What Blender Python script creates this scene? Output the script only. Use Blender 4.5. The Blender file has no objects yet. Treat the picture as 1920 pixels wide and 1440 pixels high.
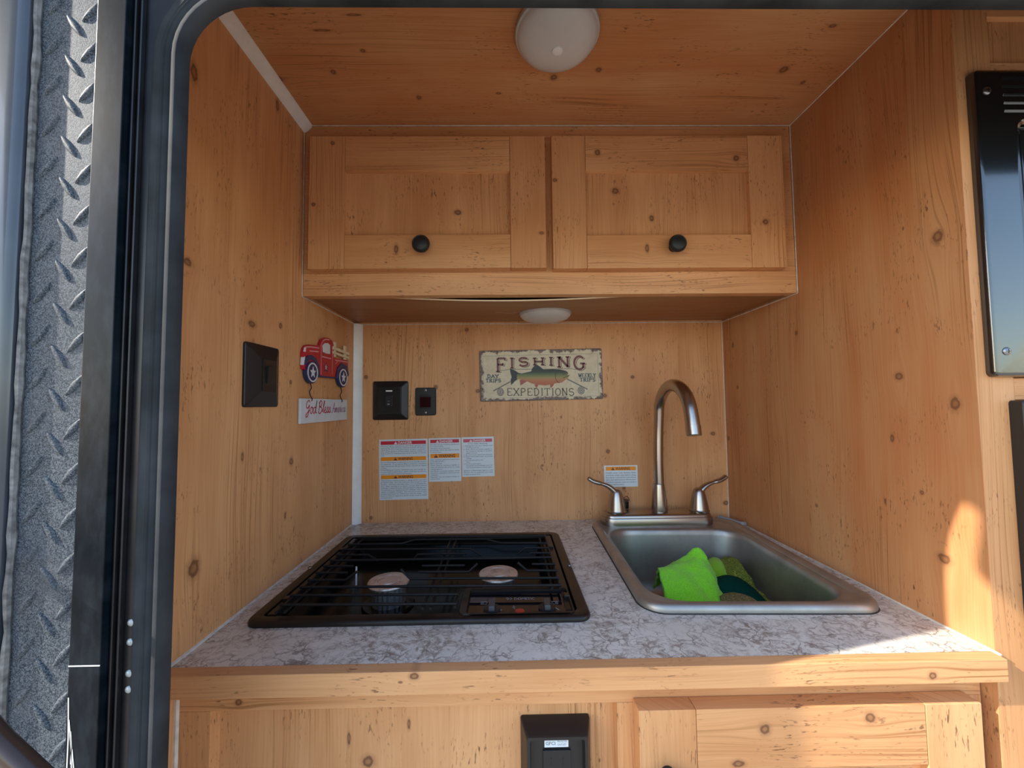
import bpy, bmesh, math, random
from mathutils import Vector, Matrix, noise
random.seed(7)
R = math.radians
SC = bpy.context.scene
COL = SC.collection

# ------------------------------------------------------------------ camera, sky, sun, exposure
# metres; X right, Y into the galley, Z up; worktop surface is Z = 0, back wall Y = 0, left wall X = 0, right wall X = .9
cd = bpy.data.cameras.new('camera'); cam = bpy.data.objects.new('camera', cd); COL.objects.link(cam)
cd.sensor_width = 36.0; cd.lens = 748.93 / 1920 * 36.0; cd.clip_start = .01
_p, _y, _r = .0505, .0149, -.0108
fw = Vector((math.sin(_y)*math.cos(_p), math.cos(_y)*math.cos(_p), math.sin(_p)))
rt = fw.cross(Vector((0, 0, 1))).normalized(); up = rt.cross(fw)
r2 = rt*math.cos(_r) + up*math.sin(_r); u2 = up*math.cos(_r) - rt*math.sin(_r)
cam.matrix_world = Matrix(((r2.x, u2.x, -fw.x, .3649), (r2.y, u2.y, -fw.y, -.9712), (r2.z, u2.z, -fw.z, .2787), (0, 0, 0, 1)))
SC.camera = cam

W = bpy.data.worlds.new('sky'); SC.world = W; W.use_nodes = True
nt = W.node_tree; nt.nodes.clear()
wo = nt.nodes.new('ShaderNodeOutputWorld'); bg = nt.nodes.new('ShaderNodeBackground'); sk = nt.nodes.new('ShaderNodeTexSky')
sk.sky_type = 'NISHITA'; sk.sun_disc = False; sk.sun_elevation = R(32.5); sk.sun_rotation = math.atan2(-1, -.238)
sk.air_density = 1.0; sk.dust_density = 1.0; sk.ozone_density = 1.0
bg.inputs['Strength'].default_value = .36
nt.links.new(sk.outputs[0], bg.inputs['Color']); nt.links.new(bg.outputs[0], wo.inputs['Surface'])

sd = bpy.data.lights.new('sun', 'SUN'); sun = bpy.data.objects.new('sun', sd); COL.objects.link(sun)
sd.energy = 6.6; sd.angle = R(.6); sd.color = (1.0, .93, .82)
sun.rotation_euler = Vector((1, .238, -.655)).to_track_quat('-Z', 'Y').to_euler(); sun.location = (-3, -1.5, 3)

SC.view_settings.view_transform = 'Standard'; SC.view_settings.look = 'None'
SC.view_settings.gamma = 1.0; SC.view_settings.use_curve_mapping = False
SC.view_settings.exposure = .42

# ------------------------------------------------------------------ helpers
class F:
    """a flat frame: origin o, axes u, v and outward normal n"""
    def __init__(s, o, u, v):
        s.o = Vector(o); s.u = Vector(u).normalized(); s.v = Vector(v).normalized(); s.n = s.u.cross(s.v)
    def P(s, a, b, c=0.0): return s.o + s.u*a + s.v*b + s.n*c
    def at(s, a, b, c=0.0, rot=0.0):
        q = math.cos(rot), math.sin(rot)
        return F(s.P(a, b, c), s.u*q[0] + s.v*q[1], s.v*q[0] - s.u*q[1])
X, Y, Z = Vector((1, 0, 0)), Vector((0, 1, 0)), Vector((0, 0, 1))
BACK = F((0, 0, 0), X, Z)          # normal -Y
LEFT = F((0, 0, 0), Y, Z)          # normal +X
TOP = F((0, 0, 0), X, Y)           # normal +Z
def FACE(y): return F((0, y, 0), X, Z)
def DOWN(z): return F((0, 0, z), X, -Y)   # normal -Z

def rr(cx, cy, hx, hy, r, n=6):
    r = max(min(r, hx, hy), 1e-5); pts = []
    for (sx, sy, a0) in ((1, 1, 0), (-1, 1, 90), (-1, -1, 180), (1, -1, 270)):
        for i in range(n+1):
            a = R(a0 + 90*i/n); pts.append((cx + sx*(hx-r) + r*math.cos(a), cy + sy*(hy-r) + r*math.sin(a)))
    return pts
def circ(cx, cy, r, n=24, ry=None): return [(cx + r*math.cos(2*math.pi*i/n), cy + (ry or r)*math.sin(2*math.pi*i/n)) for i in range(n)]
def smooth_path(pts, k=6):
    out = []; n = len(pts)
    for i in range(n-1):
        p0, p1, p2, p3 = (Vector(pts[max(i-1, 0)]), Vector(pts[i]), Vector(pts[i+1]), Vector(pts[min(i+2, n-1)]))
        for j in range(k):
            t = j/k; out.append(.5*((2*p1) + (p2-p0)*t + (2*p0-5*p1+4*p2-p3)*t*t + (3*p1-p0-3*p2+p3)*t**3))
    out.append(Vector(pts[-1])); return out

class MB:
    def __init__(s): s.bm = bmesh.new()
    def _faces(s, loops, cap0=True, cap1=True, closed=True):
        n = len(loops[0]); rng = range(n) if closed else range(n-1)
        for A, B in zip(loops, loops[1:]):
            for i in rng:
                j = (i+1) % n
                try: s.bm.faces.new((A[i], A[j], B[j], B[i]))
                except ValueError: pass
        if cap0: s.bm.faces.new(list(reversed(loops[0])))
        if cap1: s.bm.faces.new(loops[-1])
    def loops(s, fr, rings, cap0=True, cap1=True):
        L = [[s.bm.verts.new(fr.P(a, b, c)) for (a, b) in pts] for (pts, c) in rings]
        s._faces(L, cap0, cap1); return s
    def box(s, fr, a0, a1, b0, b1, c0, c1, bev=0.0, seg=2):
        if bev <= 0: return s.loops(fr, [([(a0, b0), (a1, b0), (a1, b1), (a0, b1)], c) for c in (c0, c1)])
        t = bmesh.new(); vs = [[t.verts.new((a, b, c)) for (a, b) in ((a0, b0), (a1, b0), (a1, b1), (a0, b1))] for c in (c0, c1)]
        for i in range(4): t.faces.new((vs[0][i], vs[0][(i+1) % 4], vs[1][(i+1) % 4], vs[1][i]))
        t.faces.new(list(reversed(vs[0]))); t.faces.new(vs[1])
        bmesh.ops.bevel(t, geom=t.edges[:], offset=bev, segments=seg, profile=.5, affect='EDGES')
        m = {v: s.bm.verts.new(fr.P(*v.co)) for v in t.verts}
        for f in t.faces: s.bm.faces.new([m[v] for v in f.verts])
        t.free(); return s
    def prism(s, fr, pts, c0, c1, bev=0.0):
        ar = sum(p[0]*q[1]-q[0]*p[1] for p, q in zip(pts, pts[1:]+pts[:1]))
        if ar < 0: pts = pts[::-1]
        t = bmesh.new(); L = [[t.verts.new((a, b, c)) for (a, b) in pts] for c in (c0, c1)]; n = len(pts)
        for i in range(n): t.faces.new((L[0][i], L[0][(i+1) % n], L[1][(i+1) % n], L[1][i]))
        t.faces.new(list(reversed(L[0]))); top = t.faces.new(L[1])
        if bev: bmesh.ops.bevel(t, geom=list(top.edges), offset=bev, segments=2, profile=.5, affect='EDGES')
        m = {v: s.bm.verts.new(fr.P(*v.co)) for v in t.verts}
        for f in t.faces:
            try: s.bm.faces.new([m[v] for v in f.verts])
            except ValueError: pass
        t.free(); return s
    def flat(s, fr, pts, c):
        ar = sum(p[0]*q[1]-q[0]*p[1] for p, q in zip(pts, pts[1:]+pts[:1]))
        if ar < 0: pts = pts[::-1]
        s.bm.faces.new([s.bm.verts.new(fr.P(a, b, c)) for (a, b) in pts]); return s
    def ring(s, fr, outer, inner, c0, c1):
        n = len(outer); V = lambda pts, c: [s.bm.verts.new(fr.P(a, b, c)) for (a, b) in pts]
        s._faces([V(inner, c0), V(outer, c0), V(outer, c1), V(inner, c1)], False, False)
        s.bm.verts.ensure_lookup_table(); v = s.bm.verts[-4*n:]
        for i in range(n):
            j = (i+1) % n; s.bm.faces.new((v[3*n+i], v[3*n+j], v[j], v[i]))
        return s
    def cyl(s, fr, a, b, r, c0, c1, n=20, r1=None):
        return s.loops(fr, [(circ(a, b, r, n), c0), (circ(a, b, r if r1 is None else r1, n), c1)])
    def lathe(s, fr, a, b, prof, n=28, cap0=True, cap1=True):
        return s.loops(fr, [(circ(a, b, max(r, 1e-5), n), c) for (r, c) in prof], cap0, cap1)
    def tube(s, pts, r, n=8, flat=1.0, ref=None):
        pts = [Vector(p) for p in pts]; L = []; rs = r if isinstance(r, (list, tuple)) else [r]*len(pts)
        prev = None
        for i, p in enumerate(pts):
            d = (pts[min(i+1, len(pts)-1)] - pts[max(i-1, 0)]).normalized()
            if prev is None:
                q = ref or (Z if abs(d.z) < .9 else X); a = (q - d*q.dot(d)).normalized()
            else: a = (prev - d*prev.dot(d)).normalized()
            prev = a; b = d.cross(a)
            L.append([s.bm.verts.new(p + (a*math.cos(2*math.pi*k/n)*flat + b*math.sin(2*math.pi*k/n))*rs[i]) for k in range(n)])
        s._faces(L); return s
    def stroke(s, fr, pts, w, c):
        pts = [Vector(p[:2]) for p in pts]; n = len(pts); A = []; B = []
        for i, p in enumerate(pts):
            d = (pts[min(i+1, n-1)] - pts[max(i-1, 0)])
            if d.length < 1e-9: d = Vector((1, 0))
            d.normalize(); q = Vector((-d.y, d.x))*(w/2)
            A.append(s.bm.verts.new(fr.P(*(p+q), c))); B.append(s.bm.verts.new(fr.P(*(p-q), c)))
        for i in range(n-1): s.bm.faces.new((B[i], B[i+1], A[i+1], A[i]))
        return s
    def text(s, fr, body, a, b, size, c, align='LEFT', fit=None, bold=0.0):
        cu = bpy.data.curves.new('t', 'FONT'); cu.body = body; cu.size = 1; cu.resolution_u = 2; cu.offset = bold
        ob = bpy.data.objects.new('t', cu); COL.objects.link(ob)
        bpy.context.view_layer.update()
        me = bpy.data.meshes.new_from_object(ob.evaluated_get(bpy.context.evaluated_depsgraph_get()))
        xs = [v.co.x for v in me.vertices] or [0]
        x0, x1 = min(xs), max(xs); sx = size if not fit else fit/max(x1-x0, 1e-6)
        if fit and sx > size*1.5: sx = size*1.5
        off = {'LEFT': -x0, 'CENTER': -(x0+x1)/2, 'RIGHT': -x1}[align]
        vs = [s.bm.verts.new(fr.P(a + (v.co.x+off)*sx, b + v.co.y*size, c)) for v in me.vertices]
        for p in me.polygons:
            try: s.bm.faces.new([vs[i] for i in p.vertices])
            except ValueError: pass
        bpy.data.objects.remove(ob); bpy.data.curves.remove(cu); bpy.data.meshes.remove(me); return s
    def build(s, name, mat, parent=None, smooth=40, kind=None, label=None, fix=True):
        if fix: bmesh.ops.recalc_face_normals(s.bm, faces=s.bm.faces[:])
        me = bpy.data.meshes.new(name)
        root = parent
        while root is not None and root.parent is not None: root = root.parent
        off = root.location if root is not None else Vector()
        if root is not None: bmesh.ops.translate(s.bm, verts=s.bm.verts[:], vec=-off)
        s.bm.to_mesh(me); s.bm.free()
        if smooth:
            me.shade_smooth(); me.set_sharp_from_angle(angle=R(smooth))
        me.materials.append(mat)
        o = bpy.data.objects.new(name, me); COL.objects.link(o)
        if smooth:
            wn = o.modifiers.new('weighted_normal', 'WEIGHTED_NORMAL'); wn.keep_sharp = True
        if parent is not None: o.parent = parent
        if kind: o['kind'] = kind
        if label: o['label'] = label
        return o
def thing(name, label, cat, loc, group=None):
    o = bpy.data.objects.new(name, None); COL.objects.link(o); o.location = loc; o.empty_display_size = .02
    o['label'] = label; o['category'] = cat
    if group: o['group'] = group
    return o
def tag(o, label, cat, group=None):
    o['label'] = label; o['category'] = cat
    if group: o['group'] = group
    return o
def struct(name, mb, mat, label, parent=None, smooth=40):
    o = mb.build(name, mat, parent, smooth)
    if parent is None: o['kind'] = 'structure'; o['label'] = label
    return o

# ------------------------------------------------------------------ materials
class NT:
    def __init__(s, name):
        s.m = bpy.data.materials.new(name); s.m.use_nodes = True; s.t = s.m.node_tree; s.t.nodes.clear()
        s.out = s.t.nodes.new('ShaderNodeOutputMaterial'); s.b = s.t.nodes.new('ShaderNodeBsdfPrincipled')
        s.t.links.new(s.b.outputs[0], s.out.inputs[0]); s.sep = None
    def put(s, sock, v):
        if hasattr(v, 'is_linked'): s.t.links.new(v, sock)
        elif isinstance(v, tuple) and len(v) == 3 and sock.type == 'RGBA': sock.default_value = (*v, 1)
        else: sock.default_value = v
    def set(s, **k):
        for n, v in k.items(): s.put(s.b.inputs[n.replace('_', ' ')], v)
        return s
    def math(s, op, a, b=0.0, c=None, clamp=False):
        n = s.t.nodes.new('ShaderNodeMath'); n.operation = op; n.use_clamp = clamp
        s.put(n.inputs[0], a); s.put(n.inputs[1], b)
        if c is not None: s.put(n.inputs[2], c)
        return n.outputs[0]
    def pos(s):
        if s.sep is None:
            g = s.t.nodes.new('ShaderNodeNewGeometry'); s.geo = g
            sp = s.t.nodes.new('ShaderNodeSeparateXYZ'); s.t.links.new(g.outputs['Position'], sp.inputs[0])
            s.sep = {'x': sp.outputs[0], 'y': sp.outputs[1], 'z': sp.outputs[2], 'p': g.outputs['Position']}
        return s.sep
    def vec(s, a, b, c):
        n = s.t.nodes.new('ShaderNodeCombineXYZ')
        for i, v in enumerate((a, b, c)): s.put(n.inputs[i], v)
        return n.outputs[0]
    def noise(s, v, scale=1.0, detail=2.0, rough=.5, dist=0.0):
        n = s.t.nodes.new('ShaderNodeTexNoise'); s.put(n.inputs['Vector'], v)
        n.inputs['Scale'].default_value = scale; n.inputs['Detail'].default_value = detail
        n.inputs['Roughness'].default_value = rough; n.inputs['Distortion'].default_value = dist
        return n.outputs[0]
    def voro(s, v, scale, feature='DISTANCE_TO_EDGE'):
        n = s.t.nodes.new('ShaderNodeTexVoronoi'); n.feature = feature; s.put(n.inputs['Vector'], v); n.inputs['Scale'].default_value = scale
        return n.outputs[0]
    def rng(s, v, a, b, c=0.0, d=1.0):
        n = s.t.nodes.new('ShaderNodeMapRange'); n.clamp = True; s.put(n.inputs[0], v)
        for i, q in enumerate((a, b, c, d)): n.inputs[i+1].default_value = q
        return n.outputs[0]
    def mix(s, f, a, b, mode='MIX'):
        n = s.t.nodes.new('ShaderNodeMix'); n.data_type = 'RGBA'; n.blend_type = mode
        s.put(n.inputs[0], f); s.put(n.inputs[6], a); s.put(n.inputs[7], b); return n.outputs[2]
    def ramp(s, v, stops):
        n = s.t.nodes.new('ShaderNodeValToRGB'); e = n.color_ramp.elements
        while len(e) < len(stops): e.new(.5)
        for el, (p, c) in zip(e, stops): el.position = p; el.color = (c, c, c, 1) if not isinstance(c, tuple) else (*c, 1)
        s.put(n.inputs[0], v); return n.outputs[0]
    def bump(s, h, strength=.2, dist=.001):
        n = s.t.nodes.new('ShaderNodeBump'); n.inputs['Strength'].default_value = strength; n.inputs['Distance'].default_value = dist
        s.put(n.inputs['Height'], h); s.t.links.new(n.outputs[0], s.b.inputs['Normal']); return s

def plain(name, col, rough=.5, metal=0.0, spec=.5, nz=0.0, nscale=60, bump=0.0, bscale=300, coat=0.0):
    t = NT(name); c = col
    if nz:
        f = t.noise(t.pos()['p'], nscale, 3); c = t.mix(t.rng(f, .3, .7), tuple(v*(1-nz) for v in col), tuple(min(1, v*(1+nz)) for v in col))
    t.set(Base_Color=c, Roughness=rough, Metallic=metal, Specular_IOR_Level=spec)
    if coat: t.set(Coat_Weight=coat, Coat_Roughness=.08)
    if bump: t.bump(t.noise(t.pos()['p'], bscale, 2), bump, .0006)
    return t.m

def knot_group():
    g = bpy.data.node_groups.new('knot', 'ShaderNodeTree')
    for n in ('A', 'B', 'CA', 'CB', 'RA', 'RB'): g.interface.new_socket(n, in_out='INPUT', socket_type='NodeSocketFloat')
    for n in ('D', 'W'): g.interface.new_socket(n, in_out='OUTPUT', socket_type='NodeSocketFloat')
    gi = g.nodes.new('NodeGroupInput'); go = g.nodes.new('NodeGroupOutput')
    def m(op, a, b=None):
        n = g.nodes.new('ShaderNodeMath'); n.operation = op
        for i, v in enumerate((a, b)):
            if v is None: continue
            if hasattr(v, 'is_linked'): g.links.new(v, n.inputs[i])
            else: n.inputs[i].default_value = v
        return n.outputs[0]
    i = gi.outputs
    da = m('SUBTRACT', i['A'], i['CA']); db = m('SUBTRACT', i['B'], i['CB'])
    ea = m('DIVIDE', da, i['RA']); eb = m('DIVIDE', db, i['RB'])
    d2 = m('ADD', m('MULTIPLY', ea, ea), m('MULTIPLY', eb, eb))
    g.links.new(m('SQRT', d2), go.inputs['D'])
    eb2 = m('MULTIPLY', eb, .42); w2 = m('ADD', m('MULTIPLY', ea, ea), m('MULTIPLY', eb2, eb2))
    ex = m('EXPONENT', m('MULTIPLY', w2, -.12)); g.links.new(m('MULTIPLY', m('MULTIPLY', da, ex), -.7), go.inputs['W'])
    return g
KG = knot_group()

PINE = ((.76, .410, .190), (.60, .282, .115))
def wood(name, across, along, knots=(), tone=1.0, seed=0.0, red=0.0, lines=.7, fleck=.9):
    """printed knotty pine; knots are (across, along, radius across, radius along) in metres"""
    t = NT(name); p = t.pos(); third = [k for k in 'xyz' if k not in (across, along)][0]
    A, B, C = p[across], p[along], p[third]
    a0 = t.math('ADD', A, t.math('MULTIPLY', C, .9))
    warp = t.noise(t.vec(t.math('MULTIPLY', a0, 9), t.math('MULTIPLY', B, 2.2), seed), 1, 1)
    a1 = t.math('ADD', a0, t.math('MULTIPLY', t.math('SUBTRACT', warp, .5), .035))
    D = None
    for (ka, kb, ra, rb) in knots:
        n = t.t.nodes.new('ShaderNodeGroup'); n.node_tree = KG
        t.put(n.inputs['A'], A); t.put(n.inputs['B'], B)
        for q, v in (('CA', ka), ('CB', kb), ('RA', ra), ('RB', rb)): n.inputs[q].default_value = v
        D = n.outputs['D'] if D is None else t.math('MINIMUM', D, n.outputs['D'])
        a1 = t.math('ADD', a1, n.outputs['W'])
    S = lambda v, k: t.math('MULTIPLY', v, k)
    fine = t.noise(t.vec(S(a1, 420), S(B, 9), seed), 1, 4, .6)
    band = t.noise(t.vec(S(a1, 26), S(B, 1.3), seed+7.3), 1, 3, .55)
    blot = t.noise(t.vec(S(a0, 7), S(B, 3.4), seed+17.3), 1, 3, .6)
    ln = t.rng(t.noise(t.vec(S(a1, 430), S(B, 3.2), seed+3.1), 1, 2), .53, .66)
    lmask = t.rng(t.noise(t.vec(S(a0, 11), S(B, 3.2), seed+11.7), 1, 2), .44, .62)
    fl = t.rng(t.noise(t.vec(S(a1, 520), S(B, 95), seed+5.5), 1, 2, .5), .62, .70)
    fl2 = t.rng(t.noise(t.vec(S(a1, 240), S(B, 42), seed+8.5), 1, 2.5, .6), .665, .72)
    fl = t.math('MAXIMUM', S(fl, .85), fl2)
    fmask = t.rng(t.noise(t.vec(S(a0, 18), S(B, 11), seed+23.1), 1, 2), .46, .60)
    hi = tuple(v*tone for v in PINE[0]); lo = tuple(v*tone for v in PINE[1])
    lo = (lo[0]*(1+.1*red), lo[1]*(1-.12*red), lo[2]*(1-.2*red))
    f = t.math('ADD', t.math('ADD', S(band, .55), S(fine, .45)), S(t.math('SUBTRACT', blot, .5), .75), clamp=True)
    c = t.mix(t.rng(f, .30, .68), hi, lo)
    c = t.mix(t.math('MULTIPLY', t.math('MULTIPLY', ln, lmask), lines), c, (.36*tone, .15*tone, .05*tone))
    c = t.mix(t.math('MULTIPLY', t.math('MULTIPLY', fl, fmask), fleck), c, (.17, .075, .032))
    sp = t.voro(t.vec(S(a0, 40), S(B, 21), seed+2.2), 1, 'F1')
    c = t.mix(t.math('MULTIPLY', t.rng(sp, .04, .075, .8, 0), t.rng(fmask, .1, .5)), c, (.17, .07, .03))
    if D is not None:
        wob = t.noise(t.vec(S(A, 170), S(B, 170), seed), 1, 2)
        d = t.math('ADD', D, t.math('MULTIPLY', t.math('SUBTRACT', wob, .5), .75))
        km = t.ramp(t.math('MULTIPLY', d, .4), [(0, .55), (.16, .62), (.26, .92), (.37, .88), (.44, .35), (.56, .2), (.8, 0)])
        c = t.mix(km, c, (.17, .07, .032))
    t.set(Base_Color=c, Roughness=t.rng(fine, .2, .8, .42, .55), Specular_IOR_Level=.3)
    t.bump(fine, .12, .0004)
    return t.m

def K(*l): return [(a, b, r*.82, r*.82*(s if s else 1.25)) for (a, b, r, s) in l]
M = {}
M['wood_left'] = wood('pine_left_wall', 'y', 'z', K((-.513, .674, .006, 2), (-.344, .765, .005, 2), (-.514, .446, .007, .7), (-.396, .398, .009, .6), (-.323, .410, .005, 1.1), (-.290, .320, .004, 1), (-.284, .186, .006, 1.2), (-.492, .092, .009, 1.3), (-.30, .10, .003, 2), (-.41, .21, .003, 2.5)), seed=1.0)
M['wood_ceil_shade'] = wood('pine_ceiling_shade', 'y', 'x', K((-.445, .117, .002, 7), (-.467, .168, .002, 6), (-.376, .103, .0045, 1), (-.325, .224, .005, 1), (-.363, .013, .006, 1), (-.3666, .445, .006, 1), (-.381, .513, .005, 1), (-.382, .8015, .007, 1), (-.357, .85, .004, 1), (-.454, .819, .003, 2), (-.334, .357, .0025, 2), (-.4135, .162, .003, 1.4)), tone=.82, seed=5.0, red=.8)  # same pine; tone lowered to put the ceiling's shade into the colour
M['wood_right_shade'] = wood('pine_right_wall_shade', 'y', 'z', K((-.495, .480, .007, 1.1), (-.436, .311, .006, .9), (-.502, .2735, .006, 1.5), (-.249, .404, .004, 1), (-.0435, .412, .004, 1.6), (-.479, .084, .008, .8), (-.457, .159, .003, 1), (-.4215, .226, .003, 2), (-.0102, .191, .005, 1.2), (-.056, .312, .004, 1), (-.278, .098, .003, 1)), tone=.74, seed=9.0, red=.8)  # darker tone paints in the right wall's shade, the pine itself is alike
M['wood_back'] = wood('pine_back_wall', 'x', 'z', K((.270, .462, .005, 1), (.0253, .348, .005, 1), (.1942, .322, .005, 1), (.296, .3117, .006, .8), (.606, .297, .005, 1), (.6746, .342, .005, .9), (.868, .202, .006, .8), (.610, .162, .005, 1), (.893, .035, .007, .8), (.040, .012, .004, 1), (.647, .074, .004, 1), (.45, .13, .003, 1)), tone=1.04, seed=13.0)
M['wood_frame_h'] = wood('pine_rail', 'z', 'x', (), seed=17.0, lines=.8, fleck=.9)
M['wood_frame_v'] = wood('pine_stile', 'x', 'z', K((.0594, .748, .004, 1), (.0269, .6356, .004, .9), (.4305, .5826, .005, .6), (.4558, .679, .0045, .8), (.834, .601, .006, .9)), seed=21.0)
M['wood_rail_dr'] = wood('pine_door_rail', 'z', 'x', K((.5545, .1732, .0085, .5), (.7304, .5338, .006, .9), (.719, .7856, .006, 1), (.554, .6188, .008, .5)), seed=25.0)
M['wood_panel'] = wood('pine_door_panel', 'x', 'z', K((.281, .625, .007, .75), (.567, .664, .007, .9), (.632, .613, .0045, 1.4)), seed=29.0)
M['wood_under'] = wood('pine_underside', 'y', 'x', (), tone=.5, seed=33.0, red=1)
M['wood_nosing'] = wood('pine_nosing', 'z', 'x', K((-.0146, .8157, .004, 1.2), (-.004, .266, .004, 1.3)), seed=37.0, lines=.9, fleck=.9)
M['wood_lowpanel'] = wood('pine_lower_panel', 'x', 'z', K((.204, -.125, .007, 1), (.182, -.0996, .002, 4), (.25, -.085, .002, 3)), seed=41.0, lines=.8)
M['wood_lowrail'] = wood('pine_lower_rail', 'z', 'x', K((-.046, .067, .004, 1), (-.036, .296, .005, .6)), seed=45.0, lines=.8)
M['wood_lowdoor'] = wood('pine_lower_door', 'z', 'x', K((-.0716, .638, .006, 1), (-.0621, .753, .006, 1), (-.106, .608, .004, 1.8)), seed=49.0, lines=.7)
M['wood_tall'] = wood('pine_tall_cabinet', 'x', 'z', (), tone=.95, seed=53.0)

t = NT('laminate_worktop'); p = t.pos()['p']
w1 = t.noise(p, 9, 3); dv = t.t.nodes.new('ShaderNodeVectorMath'); dv.operation = 'MULTIPLY_ADD'
nn = t.t.nodes.new('ShaderNodeTexNoise'); nn.inputs['Scale'].default_value = 34; nn.inputs['Detail'].default_value = 5; t.put(nn.inputs['Vector'], p)
t.t.links.new(nn.outputs['Color'], dv.inputs[0]); dv.inputs[1].default_value = (.05, .03, .05); t.put(dv.inputs[2], p)
e1 = t.rng(t.voro(dv.outputs[0], 42), .0, .055, 1, 0); e2 = t.rng(t.voro(dv.outputs[0], 105), .0, .11, 1, 0)
m1 = t.rng(t.noise(p, 20, 4, .6), .40, .58); m2 = t.rng(t.noise(p, 48, 4, .65), .45, .62)
m3 = t.rng(t.noise(p, 13, 5, .65), .42, .57)
c = t.mix(t.rng(w1, .3, .7), (.82, .795, .715), (.68, .645, .565))
c = t.mix(t.math('MULTIPLY', t.math('MULTIPLY', e1, m1), .85), c, (.14, .115, .095))
c = t.mix(t.math('MULTIPLY', t.math('MULTIPLY', e2, m2), .75), c, (.17, .135, .11))
br = t.rng(t.noise(dv.outputs[0], 95, 6, .75), .47, .60)
c = t.mix(t.math('MULTIPLY', t.math('MULTIPLY', br, m3), .8), c, (.24, .17, .125))
t.set(Base_Color=c, Roughness=.34, Specular_IOR_Level=.45); M['laminate'] = t.m

M['white_trim'] = plain('white_plastic_trim', (.86, .86, .84), .45, nz=.06, nscale=40)
M['caulk'] = plain('grey_caulk', (.66, .60, .53), .6, nz=.2, nscale=80)
M['black_plastic'] = plain('black_plastic', (.014, .014, .015), .38, bump=.25, bscale=900)
M['black_soft'] = plain('black_satin_knob', (.012, .013, .015), .42)
M['black_deep'] = plain('black_dark_insert', (.008, .008, .009), .3)
M['black_enamel'] = plain('black_enamel', (.010, .010, .011), .16, spec=.5)
M['black_steel'] = plain('cooktop_black_steel', (.014, .010, .008), .34, spec=.35, nz=.4, nscale=30)
M['grate'] = plain('grate_black_wire', (.014, .013, .013), .45, spec=.25, bump=.2, bscale=1200)
M['well'] = plain('cooktop_well_enamel', (.004, .004, .004), .16, spec=.12)
M['gloss'] = plain('appliance_gloss_black', (.008, .009, .010), .16, spec=1.0, coat=.8, bump=.06, bscale=220)
M['glass_black'] = plain('black_glass', (.004, .005, .008), .06)
t = NT('nickel_brushed'); p = t.pos()
n1 = t.noise(t.vec(t.math('MULTIPLY', p['x'], 60), t.math('MULTIPLY', p['y'], 60), t.math('MULTIPLY', p['z'], 900)), 1, 2)
t.set(Base_Color=(.44, .40, .36), Metallic=1.0, Roughness=.27); M['nickel'] = t.m
t = NT('sink_steel'); p = t.pos()['p']; n1 = t.noise(p, 24, 4, .6)
t.set(Base_Color=t.mix(t.rng(n1, .35, .7), (.46, .45, .415), (.36, .35, .32)), Metallic=.85, Roughness=t.rng(n1, .3, .7, .38, .48)); M['sink'] = t.m
t = NT('burner_aluminium'); p = t.pos()['p']; n1 = t.noise(p, 90, 4, .6); n2 = t.rng(t.noise(p, 55, 3, .6), .52, .66)
c = t.mix(t.rng(n1, .3, .7), (.78, .70, .63), (.62, .54, .47)); c = t.mix(t.math('MULTIPLY', n2, .6), c, (.30, .20, .14))
t.set(Base_Color=c, Metallic=.6, Roughness=.42); M['alu'] = t.m
M['alu_plain'] = plain('aluminium_ribbed', (.5, .5, .5), .4, metal=.9)
M['steel_screw'] = plain('screw_steel', (.35, .35, .36), .3, metal=1.0)
M['chrome'] = plain('chrome', (.6, .6, .6), .12, metal=1.0)
M['lens'] = plain('frosted_lens', (.62, .61, .60), .38, nz=.06, nscale=18)
M['lens_base'] = plain('fixture_white', (.50, .49, .47), .45)
M['grey_plastic'] = plain('grey_plastic', (.30, .33, .36), .4)
M['rubber'] = plain('rubber_seal', (.040, .044, .049), .7, spec=.06, nz=.35, nscale=25, bump=.5, bscale=90)
M['black_frame'] = plain('black_painted_frame', (.010, .010, .012), .35, nz=.4, nscale=45)
t = NT('black_painted_strip'); p = t.pos(); n1 = t.noise(t.vec(t.math('MULTIPLY', p['x'], 14), p['y'], t.math('MULTIPLY', p['z'], 5)), 8, 5, .65)
c = t.mix(t.rng(n1, .45, .75), (.004, .007, .011), (.016, .022, .030))
t.set(Base_Color=c, Roughness=.3, Specular_IOR_Level=.14); M['strip'] = t.m
t = NT('black_tread_plate'); p = t.pos()['p']; n1 = t.noise(p, 1100, 3, .7); n2 = t.noise(p, 35, 4, .6)
c = t.mix(t.rng(n1, .4, .65), (.020, .027, .038), (.15, .17, .19)); c = t.mix(t.math('MULTIPLY', t.rng(n2, .5, .72), .35), c, (.13, .13, .14))
t.set(Base_Color=c, Roughness=.5, Specular_IOR_Level=.12); t.bump(n1, .3, .0005); M['plate'] = t.m
M['mold'] = plain('glossy_corner_molding', (.05, .06, .075), .22, nz=.3, nscale=12, coat=.5)
M['sealant'] = plain('dusty_sealant', (.16, .155, .15), .8, nz=.5, nscale=160, bump=1.0, bscale=260)
M['rivet'] = plain('rivet_grey', (.42, .46, .46), .35, metal=.4)
M['pale_edge'] = plain('pale_panel_edge', (.80, .66, .46), .6)
M['white_label'] = plain('label_white', (.72, .80, .84), .35)
M['label_red'] = plain('label_red', (.60, .02, .045), .4)
M['label_pink'] = plain('label_faded_red', (.66, .10, .15), .4)
M['label_orange'] = plain('label_orange', (.95, .33, .012), .4)
M['ink'] = plain('ink_black', (.05, .055, .08), .5)
M['ink_dark'] = plain('ink_dark_brown', (.09, .03, .02), .5)
M['ink_blue'] = plain('ink_grey_blue', (.15, .20, .26), .5)
M['ink_white'] = plain('ink_white', (.85, .85, .85), .5)
M['screen_print'] = plain('panel_print_grey', (.33, .34, .36), .5)
M['red_button'] = plain('red_button', (.45, .03, .02), .35)
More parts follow.
